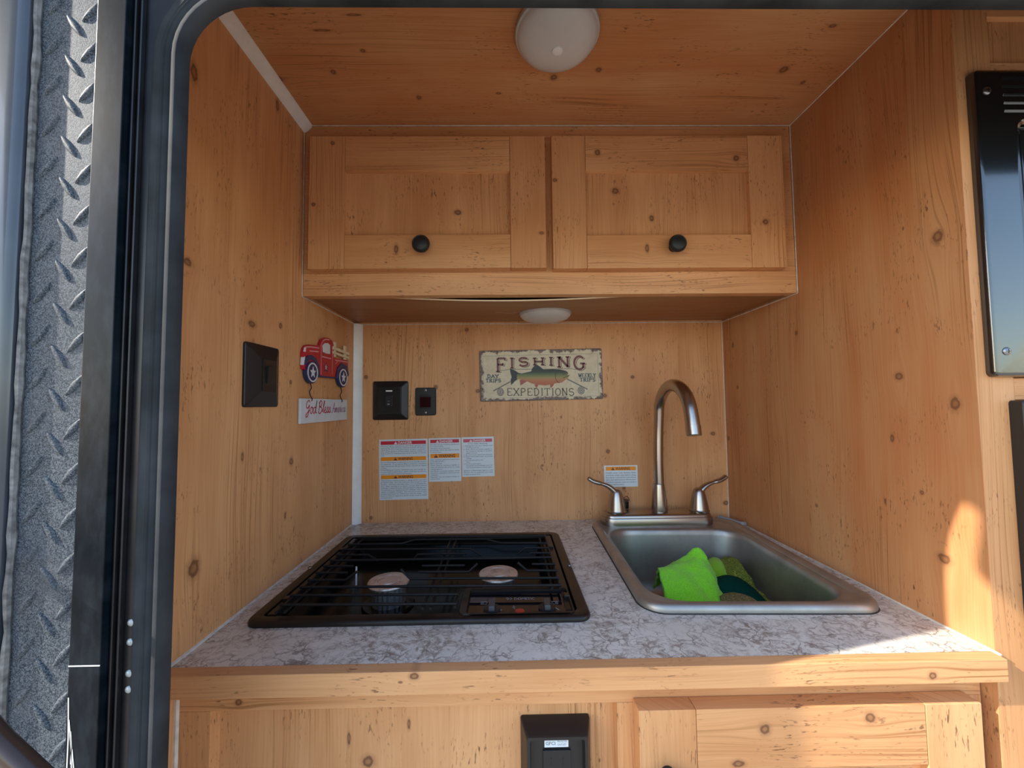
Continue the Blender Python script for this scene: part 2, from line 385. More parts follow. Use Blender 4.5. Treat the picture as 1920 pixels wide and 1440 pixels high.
M['smoke'] = plain('smoked_red_window', (.03, .004, .006), .12)
M['truck_red'] = plain('truck_red', (.48, .012, .025), .3, nz=.12, nscale=40)
M['truck_pink'] = plain('truck_highlight', (.72, .33, .36), .35)
M['truck_navy'] = plain('truck_navy', (.018, .03, .11), .35)
M['truck_cream'] = plain('truck_cream', (.76, .62, .40), .45, nz=.1)
M['truck_white'] = plain('truck_white', (.72, .72, .74), .4)
M['sign_white'] = plain('sign_white', (.68, .71, .74), .45, nz=.05)
M['script_red'] = plain('script_red', (.52, .02, .05), .45)
M['script_faded'] = plain('script_faded', (.40, .14, .26), .45)
M['wire'] = plain('dark_wire', (.06, .045, .035), .4, metal=.7)
M['lime'] = None
def cloth(name, c1, c2, sc=700, b=.9, sh=.25):
    t = NT(name); p = t.pos()['p']; n1 = t.noise(p, sc, 2, .6)
    t.set(Base_Color=t.mix(t.rng(n1, .3, .7), c1, c2), Roughness=.95, Specular_IOR_Level=.1, Sheen_Weight=sh, Sheen_Roughness=.5)
    t.bump(n1, b, .0018); return t.m
M['lime'] = cloth('lime_microfibre', (.19, .80, .015), (.36, 1.0, .06), 520, 1.0)
M['yellowgreen'] = cloth('yellow_green_microfibre', (.26, .62, .02), (.36, .74, .05))
M['teal'] = cloth('dark_green_scourer', (.0, .040, .030), (.001, .065, .048), 900, .9, 0.0)
t = NT('olive_mesh'); p = t.pos()['p']
v = t.rng(t.voro(p, 300), .02, .22, 1, 0); n1 = t.rng(t.noise(p, 45, 3), .42, .6)
c = t.mix(t.math('MULTIPLY', v, .9), (.07, .10, .012), (.55, .66, .08)); c = t.mix(t.math('MULTIPLY', n1, .7), c, (.16, .22, .02))
t.set(Base_Color=c, Roughness=.8); t.bump(v, .8, .0015); M['olive'] = t.m
t = NT('tan_mesh'); p = t.pos()['p']; v = t.rng(t.voro(p, 480), .02, .16, 1, 0)
t.set(Base_Color=t.mix(v, (.11, .095, .03), (.42, .36, .14)), Roughness=.85); t.bump(v, .8, .0012); M['tan'] = t.m
M['ground'] = plain('pale_gravel', (.30, .265, .22), .9, nz=.25, nscale=12)
M['shell'] = plain('trailer_skin', (.05, .055, .065), .4, nz=.2, nscale=8)
M['brown_rod'] = plain('brown_black_rod', (.05, .032, .025), .25, spec=.6)

# ------------------------------------------------------------------ the place: ground, trailer shell, galley walls
CZ, CB, CY = .7936, .4763, -.257       # ceiling, wall cabinet bottom, wall cabinet face
struct('ground', MB().box(TOP, -25, 25, -25, 25, -1.1, -1.0), M['ground'], 'pale gravel ground outside the trailer')
struct('wall_left', MB().box(F((0, 0, 0), X, Z), -.02, 0, -.95, .86, -.02, .655), M['wood_left'], 'knotty pine panelling on the left side of the galley')
struct('wall_back', MB().box(TOP, -.02, .92, 0, .02, -.95, .86), M['wood_back'], 'knotty pine panelling behind the sink and cooktop')
struct('wall_right', MB().box(TOP, .9, .912, -.525, 0, -.95, .86), M['wood_right_shade'], 'knotty pine panelling with shade in its colour on the right side of the galley')
struct('ceiling', MB().box(TOP, -.02, 1.6, -.655, .02, CZ, CZ+.02), M['wood_ceil_shade'], 'knotty pine ceiling panel above the galley')
struct('floor', MB().box(TOP, -.02, 1.6, -.655, .02, -.97, -.95), M['shell'], 'trailer floor below the cabinets')
OX0, OX1, OZ0, OZ1, OR = .110, 1.56, -.86, .6075, .05            # clear opening inside the seal
ocx, ocz, ohx, ohz = (OX0+OX1)/2, (OZ0+OZ1)/2, (OX1-OX0)/2, (OZ1-OZ0)/2
def orr(o): return rr(ocx, ocz, ohx+o, ohz+o, OR+o, 10)
EXT = FACE(-.655)
struct('wall_front', MB().ring(EXT, rr(ocx, .10, 1.45, 1.22, .002, 10), orr(.018), 0, .006), M['shell'], 'dark outer skin of the trailer around the hatch opening')
struct('wall_side', MB().box(TOP, 1.6, 1.62, -.655, .02, -.97, .81), M['wood_tall'], 'inner side wall beyond the tall cabinet')
# added unseen panel at the left, outlined to shade the galley's right end
dpts = [(-.668, 1.30), (-.668, .980), (-.808, .980), (-.8155, .977), (-.8186, .970), (-.8165, .952), (-.811, .920), (-.8117, .905), (-.8289, .892), (-1.32, .51), (-1.32, 1.30)]
struct('shade_panel', MB().prism(F((-.36, 0, 0), Y, Z), dpts, 0, .02), M['shell'], 'dark added panel left of the view, shaped to cast shade')

def bead(name, pts, r, mat='caulk', label=''):
    return struct(name, MB().tube(pts, r, 6), M[mat], label)
# white trims and caulk beads in the corners
struct('trim_1', MB().prism(F((0, 0, 0), X, Y), [(.0005, -.0005), (.0175, -.0005), (.0165, -.004), (.011, -.0105), (.0045, -.0145), (.0005, -.0155)], 0, CB), M['white_trim'], 'white corner moulding between the left and back walls')
struct('trim_2', MB().prism(F((0, CY-.001, 0), X, Z), [(.0, CZ), (.0145, CZ), (.0135, CZ-.004), (.009, CZ-.0095), (.004, CZ-.013), (.0, CZ-.0145)], 0, .395), M['white_trim'], 'white corner moulding between the left wall and ceiling')
B = .0013
bead('trim_3', [(.015, CY-.0005, CZ), (.9, CY-.0005, CZ)], B, label='pale caulk line between ceiling and wall cabinet')
bead('trim_4', [(.9, CY, CZ), (.9, -.655, CZ)], B, label='pale caulk line between ceiling and right wall')
bead('trim_5', [(.9, CY-.0005, CZ), (.9, CY-.0005, CB)], B, label='pale caulk line beside the right end of the wall cabinet')
bead('trim_6', [(.0, CY-.0005, CZ), (.0, CY-.0005, CB)], B, label='pale caulk line beside the left end of the wall cabinet')
bead('trim_7', [(.9, CY, CB), (.9, 0, CB)], B, label='pale caulk line under the wall cabinet on the right wall')
bead('trim_8', [(0, CY, CB), (0, 0, CB)], B, label='pale caulk line under the wall cabinet on the left wall')
bead('trim_9', [(.9, 0, CB), (.9, 0, 0)], B, label='pale caulk line in the right back corner')
bead('trim_10', [(.016, 0, CB), (.9, 0, CB)], B*.9, label='pale caulk line where cabinet underside meets back wall')
bead('trim_11', [(0, 0, .0005), (0, -.537, .0005)], .0022, label='grey caulk line along the left end of the worktop')
bead('trim_12', [(.9, -.02, .0005), (.9, -.53, .0005)], .0015, label='grey caulk line along the right end of the worktop')
bead('trim_13', [(0, -.539, .001), (0, -.539, -.024)], .0022, label='grey caulk line beside the worktop nosing')
bead('trim_14', [(.0005, -.511, -.026), (.0005, -.511, -.9)], .003, label='grey caulk line beside the lower cabinet')

# ------------------------------------------------------------------ outer door frame at the left
t_ = thing('door_frame', 'black painted metal frame around the hatch opening with grey rivets', 'door frame', (.085, -.661, -.86))
MB().ring(EXT, orr(.062), orr(.018), .006, .0085).build('flange', M['black_frame'], t_)
for k, x in enumerate((.0755, .0795)):
    MB().box(EXT, x, x+.002, -.86, .70, .0085, .0135-.001*k, .0007).build('ridge', M['black_frame'], t_)
for z in (.1188, .1049, .0826, .0712):
    MB().lathe(EXT, .0865, z+.002, [(.0026, .0085), (.0026, .0092), (.0018, .0100), (.0004, .0103)], 14, False).build('rivet', M['rivet'], t_)
tag(MB().box(EXT, .0522, .0745, -.86, .72, .006, .0185, .0009).build('edge_strip', M['strip']), 'smooth dark metal strip between tread plate and hatch frame', 'metal strip')
st_ = bpy.data.objects['edge_strip']
MB().box(EXT, .0524, .0744, .0960, .0968, .0184, .0187).build('seam', M['ink_white'], st_, label='pale scratched seam line')
m = MB()
for (x0, z0, x1, z1) in ((.0535, .075, .0545, .020), (.0545, .060, .0580, .022), (.0575, .040, .0600, .012), (.0560, .052, .0570, .030)): m.stroke(EXT, [(x0, z0), ((x0+x1)/2+.0006, (z0+z1)/2), (x1, z1)], .0008, .0187)
m.build('scratch', M['ink_white'], st_, label='pale scratches in the paint')
s_ = MB()
prof = [(.0005, .0), (.0, .004), (.0008, .0085), (.003, .0115), (.006, .0115), (.0082, .009), (.0095, .010), (.0115, .0108), (.0125, .0098), (.0138, .0106), (.0150, .0098), (.0163, .0104), (.0180, .0096), (.0200, .0100), (.0222, .0094), (.0235, .007), (.0235, .0)]
s_.loops(EXT, [(orr(o), c) for (o, c) in prof], False, False)
sl = s_.build('door_seal', M['rubber'], smooth=50); tag(sl, 'weathered black rubber seal with rounded corner around the opening', 'rubber seal')
# tread plate
t_ = thing('tread_plate', 'black diamond tread plate on the trailer corner at far left', 'tread plate', (.03, -.672, -.86))
MB().box(EXT, -.004, .0540, -.86, .75, .006, .0165, .0006).build('sheet', M['plate'], t_)
def bar_mesh():
    m = MB(); n = 12; L, w, h = .0108, .0030, .0016
    rings = []
    for (k, c) in ((1.0, 0), (.86, .45), (.55, .85), (.2, 1.0)):
        rings.append(([(L*(k*.6+.4 if k > .5 else k*1.4)*math.cos(2*math.pi*i/n), w*k*math.sin(2*math.pi*i/n)*(1-.35*abs(math.cos(2*math.pi*i/n)))) for i in range(n)], c*h))
    m.loops(F((0, 0, 0), X, Z), rings, False, True)
    o = m.build('tread_bar', M['plate'], None); return o
bar0 = bar_mesh(); first = True
for col_x, ang, off in ((.019, 52, 0.0), (.0335, -56, -.0155), (.0465, 50, -.0045)):
    for k in range(25):
        z = .592 + .031 + off - .0322*k
        if z < -.15: break
        o = bar0 if first else bar0.copy()
        if not first: COL.objects.link(o)
        first = False
        o.parent = t_; o.location = Vector((col_x, -.6715, z)) - t_.location; o.rotation_euler = (0, -R(ang), 0)
m = MB(); path = []
for i in range(90):
    z = -.5 + i*.0135; path.append((.0075 + .0014*noise.noise(Vector((z*30, 0, 3))), -.673, z))
m.tube(path, [.0024 + .0012*noise.noise(Vector((p_[2]*45, 7, 0))) for p_ in path], 7)
tag(m.build('sealant_bead', M['sealant']), 'rough dusty sealant bead along the tread plate edge', 'sealant')
m = MB(); mp = [(-.075, .006), (-.072, .019), (-.06, .023), (-.045, .0250), (-.03, .0252), (-.016, .0250), (-.006, .0246), (-.001, .0242), (.0035, .0228), (.0048, .020), (.005, .006)]
m.prism(F((0, -.655, .75), X, -Y), mp, 0, 1.6)
tag(m.build('corner_molding', M['mold'], smooth=70), 'glossy dark rounded corner moulding at the far left edge', 'moulding')
m = MB(); m.tube([(-.03, -.676, .195), (.03, -.735, .1485), (.0871, -.74, .0975), (.105, -.74, .0815), (.2, -.74, -.003)], .0058, 14)
tag(m.build('support_rod', M['brown_rod']), 'dark brown glossy rod slanting across the lower left corner', 'rod')

# ------------------------------------------------------------------ wall cabinet
t_ = thing('wall_cabinet', 'knotty pine wall cabinet with two shaker doors above the sink', 'cabinet', (.45, -.13, CB))
FC = FACE(CY)
MB().box(FC, .002, .898, .518, .792, -.018, 0).build('face_frame', M['wood_frame_h'], t_)
MB().box(FC, .0015, .8985, CB, .518, -.020, .0008, .0012).build('bottom_rail', M['wood_frame_h'], t_)
MB().box(FC, .4385, .4515, .519, .76, -.01, .0006).build('centre_stile', M['wood_frame_v'], t_)
m = MB(); rows = []
nx, ny = 36, 8
def sag(x): return -.0105*max(0, math.sin(math.pi*min(max((x-.06)/.62, 0), 1)))**1.3
for j in range(ny+1):
    y = -.2355 + .2345*j/ny; fo = (1-j/ny)**1.2
    rows.append([(.0025+.895*i/nx, y, CB+.0045+sag(.0025+.895*i/nx)*fo) for i in range(nx+1)])
V = [[m.bm.verts.new(p_) for p_ in r_] for r_ in rows]; V2 = [[m.bm.verts.new((p_[0], p_[1], p_[2]+.0028)) for p_ in r_] for r_ in rows]
for j in range(ny):
    for i in range(nx):
        m.bm.faces.new((V[j][i], V[j+1][i], V[j+1][i+1], V[j][i+1])); m.bm.faces.new((V2[j][i], V2[j][i+1], V2[j+1][i+1], V2[j+1][i]))
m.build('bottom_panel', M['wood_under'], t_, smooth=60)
m = MB()
for i in range(nx): m.bm.faces.new([m.bm.verts.new(q) for q in ((rows[0][i][0], -.2358, rows[0][i][2]), (rows[0][i+1][0], -.2358, rows[0][i+1][2]), (rows[0][i+1][0], -.2358, rows[0][i+1][2]+.0026), (rows[0][i][0], -.2358, rows[0][i][2]+.0026))])
m.build('panel_edge', M['pale_edge'], t_, label='pale raw front edge of the sagging bottom panel')
MB().box(TOP, .004, .896, -.238, -.002, CB+.03, CB+.034).build('shelf', M['wood_under'], t_)
m = MB()
for (x, y, rx, ry) in ((.352, -.125, .010, .006), (.368, -.120, .011, .005), (.385, -.124, .008, .007), (.378, -.108, .012, .004), (.396, -.130, .006, .005)):
    z = CB+.0045+sag(x)*(1-(y+.2355)/.2345)**1.2 - .0007
    m.bm.faces.new([m.bm.verts.new((x+px*(1+.25*noise.noise(Vector((x*90, a_, 0)))), y+py, z)) for a_, (px, py) in enumerate(circ(0, 0, rx, 14, ry))])
m.build('glue_stain', plain('glue_stain', (.42, .25, .14), .5), t_, label='pale glue smudges beside the light')
FD = FACE(CY-.0008)
def shaker(parent, x0, x1, z0, z1, px0, px1, pz0, pz1, fr, th, mats, knob=None, kr=.0155):
    pn = MB().box(fr, px0-.006, px1+.006, pz0-.006, pz1+.006, .001, th-.0095).build('door', mats[0], parent, smooth=0)
    for a, b in ((x0, px0), (px1, x1)): MB().box(fr, a+.0002, b-.0002, z0, z1, 0, th, .0009).build('stile', mats[1], pn)
    for a, b in ((z0, pz0), (pz1, z1)): MB().box(fr, px0+.0002, px1-.0002, a+.0002, b-.0002, 0, th-.0002, .0007).build('rail', mats[2], pn)
    if knob:
        r = kr
        MB().lathe(fr, knob[0], knob[1], [(r*.55, th-.0005), (r*.50, th+.004), (r*.42, th+.008), (r*.55, th+.012), (r*.93, th+.0145), (r, th+.018), (r*.96, th+.021), (r*.80, th+.0235), (r*.76, th+.0232), (r*.5, th+.0243), (r*.1, th+.0247)], 28).build('knob', M['black_soft'], pn, label='round black knob')
    return pn
mats = (M['wood_panel'], M['wood_frame_v'], M['wood_rail_dr'])
shaker(t_, .018, .439, .5195, .761, .0815, .3755, .5805, .6965, FD, .018, mats, (.2205, .5565))
shaker(t_, .4505, .8705, .5180, .7615, .5115, .8070, .5785, .6965, FD, .018, mats, (.666, .555))

# ------------------------------------------------------------------ lights
t_ = thing('ceiling_light', 'round frosted dome light on the ceiling', 'ceiling light', (.440, -.447, CZ))
D_ = DOWN(CZ)
MB().lathe(D_, .440, .447, [(.056, 0), (.058, .004), (.0575, .009), (.054, .011)], 40).build('base', M['lens_base'], t_)
MB().lathe(D_, .440, .447, [(.0545, .008), (.0548, .012), (.051, .018), (.043, .0235), (.032, .0275), (.018, .030), (.006, .0305), (.001, .0305)], 40, False).build('lens', M['lens'], t_)
MB().lathe(D_, .440, .447, [(.0075, .0297), (.0072, .0320), (.005, .0333), (.001, .0335)], 18, False).build('nub', M['ink_white'], t_)
t_ = thing('under_cabinet_light', 'round frosted light under the wall cabinet', 'cabinet light', (.452, -.112, CB))
D_ = DOWN(CB+.004)
MB().lathe(D_, .452, .108, [(.055, 0), (.0565, .003), (.056, .007), (.053, .009)], 40).build('base', M['lens_base'], t_)
MB().lathe(D_, .452, .108, [(.0545, .006), (.0545, .010), (.049, .0155), (.038, .019), (.022, .0215), (.008, .022), (.001, .022)], 40, False).build('lens', M['lens'], t_)

# ------------------------------------------------------------------ worktop and lower cabinet
t_ = thing('worktop', 'white marbled laminate worktop holding the cooktop and sink', 'worktop', (.45, -.27, -.024))
m = MB()
for (a0, a1, b0, b1) in ((0, .042, -.522, 0), (.042, .458, -.522, -.434), (.042, .458, -.124, 0), (.458, .567, -.522, 0), (.567, .860, -.522, -.424), (.567, .860, -.046, 0), (.860, .9, -.522, 0)):
    m.box(TOP, a0, a1, b0, b1, -.018, 0)
m.build('laminate_top', M['laminate'], t_, smooth=0)
MB().box(TOP, .0012, .8985, -.5375, -.522, -.0235, .0004, .0012).build('nosing', M['wood_nosing'], t_)
t_ = thing('base_cabinet', 'knotty pine lower cabinet under the worktop', 'cabinet', (.45, -.25, -.95))
FL = FACE(-.51)
MB().box(FL, .002, .898, -.0548, -.019, -.018, 0, .0004).build('rail', M['wood_lowrail'], t_)
for a, b in ((.002, .0365), (.4845, .515), (.872, .898)): MB().box(FL, a, b, -.94, -.0550, -.018, 0, .0004).build('stile', M['wood_lowpanel'], t_)
MB().box(FL, .0365, .4845, -.94, -.80, -.018, 0, .0004).build('rail', M['wood_lowrail'], t_)
MB().box(FL, .030, .490, -.9, -.05, -.022, -.016).build('panel', M['wood_lowpanel'], t_)
FLD = FACE(-.5105)
shaker(t_, .5025, .8755, -.75, -.0495, .5645, .8135, -.69, -.112, FLD, .0195, (M['wood_lowdoor'], M['wood_lowpanel'], M['wood_lowdoor']), (.5315, -.113), .0135)

# ------------------------------------------------------------------ tall cabinet at the right with appliances
t_ = thing('tall_cabinet', 'pale pine tall cabinet face right of the galley', 'cabinet', (1.2, -.52, -.95))
FR = FACE(-.512)
MB().box(FR, .9125, 1.6, -.94, .79, -.01, .006).build('panel', M['wood_tall'], t_)
MB().box(FR, .9003, .9435, -.94, .79, 0, .0132, .0008).build('stile', M['wood_tall'], t_)
MB().box(FR, .9435, 1.6, .655, .6775, .006, .0130, .0006).build('rail', M['wood_frame_h'], t_)
MB().box(FR, .9435, 1.6, .735, .79, .006, .0130, .0006).build('rail', M['wood_frame_h'], t_)
MB().box(FR, .9435, 1.6, .2775, .302, .006, .0130, .0006).build('rail', M['wood_frame_h'], t_)
FA = FACE(-.5252)
t_ = thing('wall_appliance', 'black enamel appliance with louvres and window at upper right', 'appliance', (1.15, -.53, .303))
ax0, ax1, az0, az1 = .9115, 1.40, .3035, .6625
cxa, cza, hxa, hza = (ax0+ax1)/2, (az0+az1)/2, (ax1-ax0)/2, (az1-az0)/2
wx0, wx1, wz0, wz1 = .9555, 1.355, .345, .6025
cxw, czw, hxw, hzw = (wx0+wx1)/2, (wz0+wz1)/2, (wx1-wx0)/2, (wz1-wz0)/2
m = MB()
A_ = lambda o, r: rr(cxa, cza, hxa-o, hza-o, max(r-o, .001), 5)
Wn = lambda o: rr(cxw, czw, hxw-o, hzw-o, .010, 5)
m.loops(FA, [(A_(0, .006), 0), (A_(0, .006), .005), (A_(.0015, .006), .0078), (A_(.005, .006), .0085), (Wn(0), .0085), (Wn(.0016), .0098), (Wn(.004), .0085), (Wn(.006), .002)], False, True)
m.build('front_plate', M['gloss'], t_, smooth=50)
MB().box(FA, wx0+.010, wx1-.010, wz0+.010, wz1-.010, .002, .0055, .002).build('window_frame', M['gloss'], t_)
MB().box(FA, wx0+.026, wx1-.026, wz0+.03, wz1-.03, .0054, .0062, .0003).build('window_glass', M['glass_black'], t_)
for k in range(5):
    z = .6525 - .0098*k
    MB().box(F(FA.P(0, z, .0088), X, (Z*math.cos(R(24)) - Y*math.sin(R(24)))), .944, 1.36, -.0068, .0, -.001, .0012, .0008).build('louvre', M['gloss'], t_)
def screw(fr, a, b, c, r, parent):
    s1 = MB().lathe(fr, a, b, [(r, c), (r, c+.0006), (r*.8, c+.0016), (r*.3, c+.0021)], 16, False).build('screw', M['steel_screw'], parent)
    MB().box(fr, a-r*.55, a+r*.55, b-r*.1, b+r*.1, c+.0019, c+.0023).box(fr, a-r*.1, a+r*.1, b-r*.55, b+r*.55, c+.0019, c+.0023).build('slot', M['black_deep'], s1)
for a, b in ((.9255, .6355), (.9265, .332), (.957, .333), (1.385, .6355), (1.385, .332)): screw(FA, a, b, .0085, .0045, t_)
t_ = thing('lower_appliance', 'black appliance panel edge at the right below the louvred appliance', 'appliance', (1.15, -.53, -.6))
m = MB(); A2 = lambda o: rr(1.17, -.16, .235-o, .437-o, .004, 4)
m.loops(FA, [(A2(0), 0), (A2(0), .012), (A2(.002), .014)], False, True)
m.build('front_panel', M['black_plastic'], t_)
MB().box(FA, .948, 1.392, -.58, .265, .0138, .0155, .0006).build('inset_panel', M['black_plastic'], t_)

# ------------------------------------------------------------------ switches and outlets
def bevel_plate(fr, a0, a1, b0, b1, ins, h, parent, mat, name='plate'):
    cx, cy, hx, hy = (a0+a1)/2, (b0+b1)/2, (a1-a0)/2, (b1-b0)/2
    Q = lambda o, r: rr(cx, cy, hx-o, hy-o, r, 4)
    return MB().loops(fr, [(Q(0, .004), 0), (Q(0, .004), .003), (Q(.0012, .004), .0042), (Q(ins, .0015), h), (Q(ins+.0008, .001), h+.0002), (Q(ins+.002, .001), h-.0004)], False, True).build(name, mat, parent, smooth=25)
t_ = thing('light_switch', 'black square switch on the left wall beside the truck ornament', 'switch', (0, -.3735, .278))
bevel_plate(LEFT, -.4145, -.3325, .2785, .3705, .0215, .0125, t_, M['black_plastic'])
rk = MB().box(LEFT, -.3895, -.3575, .3005, .3485, .011, .0132, .0007).build('insert', M['black_deep'], t_)
MB().prism(F((0, -.381, 0), X, Z), [(.0125, .312), (.0125, .340), (.0165, .338), (.0155, .325), (.0150, .314)], -.014, 0).build('rocker', M['black_soft'], rk)
t_ = thing('pump_switch', 'black square switch plate on the back wall above the stickers', 'switch', (.086, 0, .244))
bevel_plate(BACK, .0438, .1284, .2442, .3372, .0135, .0105, t_, M['black_plastic'])
rk = MB().box(BACK, .0575, .112, .262, .324, .009, .0112, .0008).build('insert', M['black_deep'], t_)
MB().box(BACK, .0755, .0935, .2755, .303, .0108, .0135, .001).build('rocker', M['black_soft'], rk)
MB().box(BACK, .077, .0925, .3118, .3152, .0111, .0116, .0002).build('lettering', M['ink_white'], rk)
MB().box(BACK, .0815, .0868, .2805, .2832, .0134, .0137).text(BACK, 'ON', .0842, .2875, .0035, .0137, 'CENTER').build('lettering', M['screen_print'], rk)
t_ = thing('tank_monitor', 'small black panel with dark red window beside the square switch', 'monitor panel', (.170, 0, .254))
MB().loops(BACK, [(rr(.1703, .2873, .0251, .0335, .005), 0), (rr(.1703, .2873, .0251, .0335, .005), .003), (rr(.1703, .2873, .0236, .032, .0045), .0045)], False, True).build('plate', M['black_plastic'], t_)
MB().box(BACK, .1545, .1865, .270, .304, .0042, .0052, .0004).build('bezel', M['black_deep'], t_)
MB().box(BACK, .1575, .183, .2735, .2985, .0051, .0056).build('display', M['smoke'], t_)
for b in (.3145, .2605): screw(BACK, .1703, b, .0045, .0032, t_)

# GFCI outlet box on the lower panel
t_ = thing('outlet_box', 'black projecting outlet box on the lower cabinet panel', 'outlet', (.417, -.51, -.20))
FG = FACE(-.494); gx0, gx1, gz1, gz0 = .3775, .4565, -.0775, -.205
gc = (gx0+gx1)/2, (gz0+gz1)/2; gh = (gx1-gx0)/2, (gz1-gz0)/2
G_ = lambda ox, oz, r: rr(gc[0], gc[1], gh[0]-ox, gh[1]-oz, r, 4)
MB().loops(FG, [(G_(0, 0, .003), 0), (G_(0, 0, .003), .004), (G_(.0055, .006, .003), .022), (G_(.0065, .007, .003), .0238), (G_(.0095, .010, .002), .0238), (G_(.011, .012, .002), .015)], False, True).build('housing', M['black_plastic'], t_, smooth=30)
MB().box(FG, .4015, .4325, -.190, -.1035, .0148, .0175, .0008).build('receptacle', M['black_soft'], t_)
lb = MB().box(FG, .4035, .4300, -.1015, -.0925, .0150, .0154).build('sticker', M['white_label'], t_)
MB().text(FG, 'GFCI', .4048, -.0990, .0052, .0156, bold=.01).text(FG, 'PROTECTED', .4180, -.0963, .0026, .0156, fit=.0105).text(FG, 'OUTLET', .4180, -.0996, .0026, .0156).build('lettering', M['ink_blue'], lb)
screw(FG, .4170, -.0872, .015, .0030, t_)
for a in (.4105, .4235): MB().box(FG, a-.0008, a+.0008, -.119, -.111, .0174, .0177).build('slot', M['black_deep'], t_)

# ------------------------------------------------------------------ hanging truck sign on the left wall
t_ = thing('truck_sign', 'red pickup truck ornament with hanging God Bless America board', 'wall sign', (0, -.16, .245))
out = [(-.2613, .345), (-.2622, .3719), (-.2589, .3824), (-.2512, .3886), (-.2389, .3918), (-.1984, .3944), (-.1968, .4018), (-.1896, .4094), (-.1757, .4155), (-.1585, .4172), (-.1447, .4145), (-.1375, .4090), (-.1352, .3787), (-.1018, .3809), (-.0614, .3821), (-.0585, .3503), (-.0728, .3408), (-.1998, .3363), (-.2233, .338)]
MB().prism(LEFT, out, .001, .006, .001).build('body', M['truck_red'], t_)
def tr(pts, c0, c1, name, mat, par=t_, bev=.0005): return MB().prism(LEFT, pts, c0, c1, bev).build(name, M[mat], par)
tr([(-.188, .3974), (-.1805, .4035), (-.1649, .4059), (-.1554, .4031), (-.1549, .3846), (-.1729, .3838), (-.1857, .3851)], .006, .0068, 'window', 'truck_white')
tr([(-.2605, .352), (-.2575, .3635), (-.249, .3702), (-.2328, .3735), (-.2145, .3685), (-.2035, .3560), (-.198, .3345), (-.2065, .3345), (-.2093, .3500), (-.2180, .3610), (-.2325, .3655), (-.2460, .3620), (-.2540, .3530)], .006, .0078, 'fender', 'truck_navy')
tr([(-.1290, .337), (-.1190, .3605), (-.0976, .3730), (-.0694, .3690), (-.0589, .3502), (-.0640, .3450), (-.0700, .3590), (-.0930, .3650), (-.1110, .3570), (-.1190, .338)], .006, .0078, 'fender', 'truck_navy')
tr([(-.2000, .3345), (-.1260, .3365), (-.1260, .3395), (-.2000, .3378)], .006, .0075, 'running_board', 'truck_navy')
m = MB()
for pts in ([(-.255, .385), (-.235, .388), (-.202, .3905)], [(-.240, .3800), (-.205, .3830)], [(-.193, .340), (-.194, .397), (-.187, .407), (-.175, .412), (-.158, .4135)], [(-.1435, .345), (-.1435, .398)], [(-.190, .3755), (-.150, .3760)], [(-.130, .375), (-.065, .378)], [(-.127, .368), (-.118, .374)]):
    m.stroke(LEFT, pts, .0022, .0063)
m.build('highlight', M['truck_pink'], t_)
tr([(-.2640, .352), (-.2595, .352), (-.2585, .360), (-.2560, .368), (-.2620, .366)], .002, .0072, 'bumper', 'truck_white')
tr([(-.2615, .376), (-.255, .376), (-.254, .384), (-.259, .384)], .006, .0075, 'headlight', 'truck_white')
def star(cx, cz, r, c, mat, par, rx=1.0):
    pts = [(cx + rx*r*(1 if k % 2 == 0 else .42)*math.sin(math.pi*k/5), cz + r*(1 if k % 2 == 0 else .42)*math.cos(math.pi*k/5)) for k in range(10)]
    return MB().prism(LEFT, pts, c, c+.0006).build('star', M[mat], par)
star(-.1715, .3555, .0105, .006, 'truck_navy', t_); star(-.1735, .3560, .0062, .0066, 'truck_pink', t_)
for (cy, cz, rx, rz) in ((-.2315, .3412, .0225, .0205), (-.0928, .3410, .0245, .0215)):
    wh = MB().loops(LEFT, [(circ(cy, cz, rx, 28, rz), .002), (circ(cy, cz, rx, 28, rz), .008), (circ(cy, cz, rx*.9, 28, rz*.9), .0088)], True, True).build('wheel', M['truck_navy'], t_)
    MB().ring(LEFT, circ(cy, cz, rx*.88, 28, rz*.88), circ(cy, cz, rx*.74, 28, rz*.74), .0086, .0093).build('whitewall', M['truck_white'], wh)
    MB().prism(LEFT, circ(cy, cz, rx*.62, 24, rz*.62), .0086, .0091).build('hub', M['truck_navy'], wh)
    star(cy, cz, rz*.55, .0091, 'truck_white', wh)
for (z0, z1) in ((.3963, .4024), (.3872, .3925)):
    tr([(-.1429, z0), (-.0600, z0-.0025), (-.0600, z1-.0025), (-.1429, z1)], .004, .0085, 'slat', 'truck_cream')
for y in (-.1320, -.0785): tr([(y-.004, .3815), (y+.004, .3815), (y+.004, .4125), (y-.004, .4125)], .0035, .0075, 'post', 'truck_cream')
for (ya, za, yb, zb) in ((-.2314, .3235, -.2303, .2885), (-.0955, .3195, -.0954, .2865)):
    pts = [(.004, ya, za), (.007, ya-.003, za-.006), (.005, ya+.003, za-.011), (.003, ya+.001, (za+zb)/2), (.006, yb-.003, zb+.010), (.007, yb+.002, zb+.003), (.004, yb, zb-.002)]
    MB().tube(smooth_path(pts, 5), .0009, 6).build('wire_hook', M['wire'], t_)
bd = MB().box(LEFT, -.2668, -.0628, .2480, .2930, .001, .006, .0012).build('board', M['sign_white'], t_)
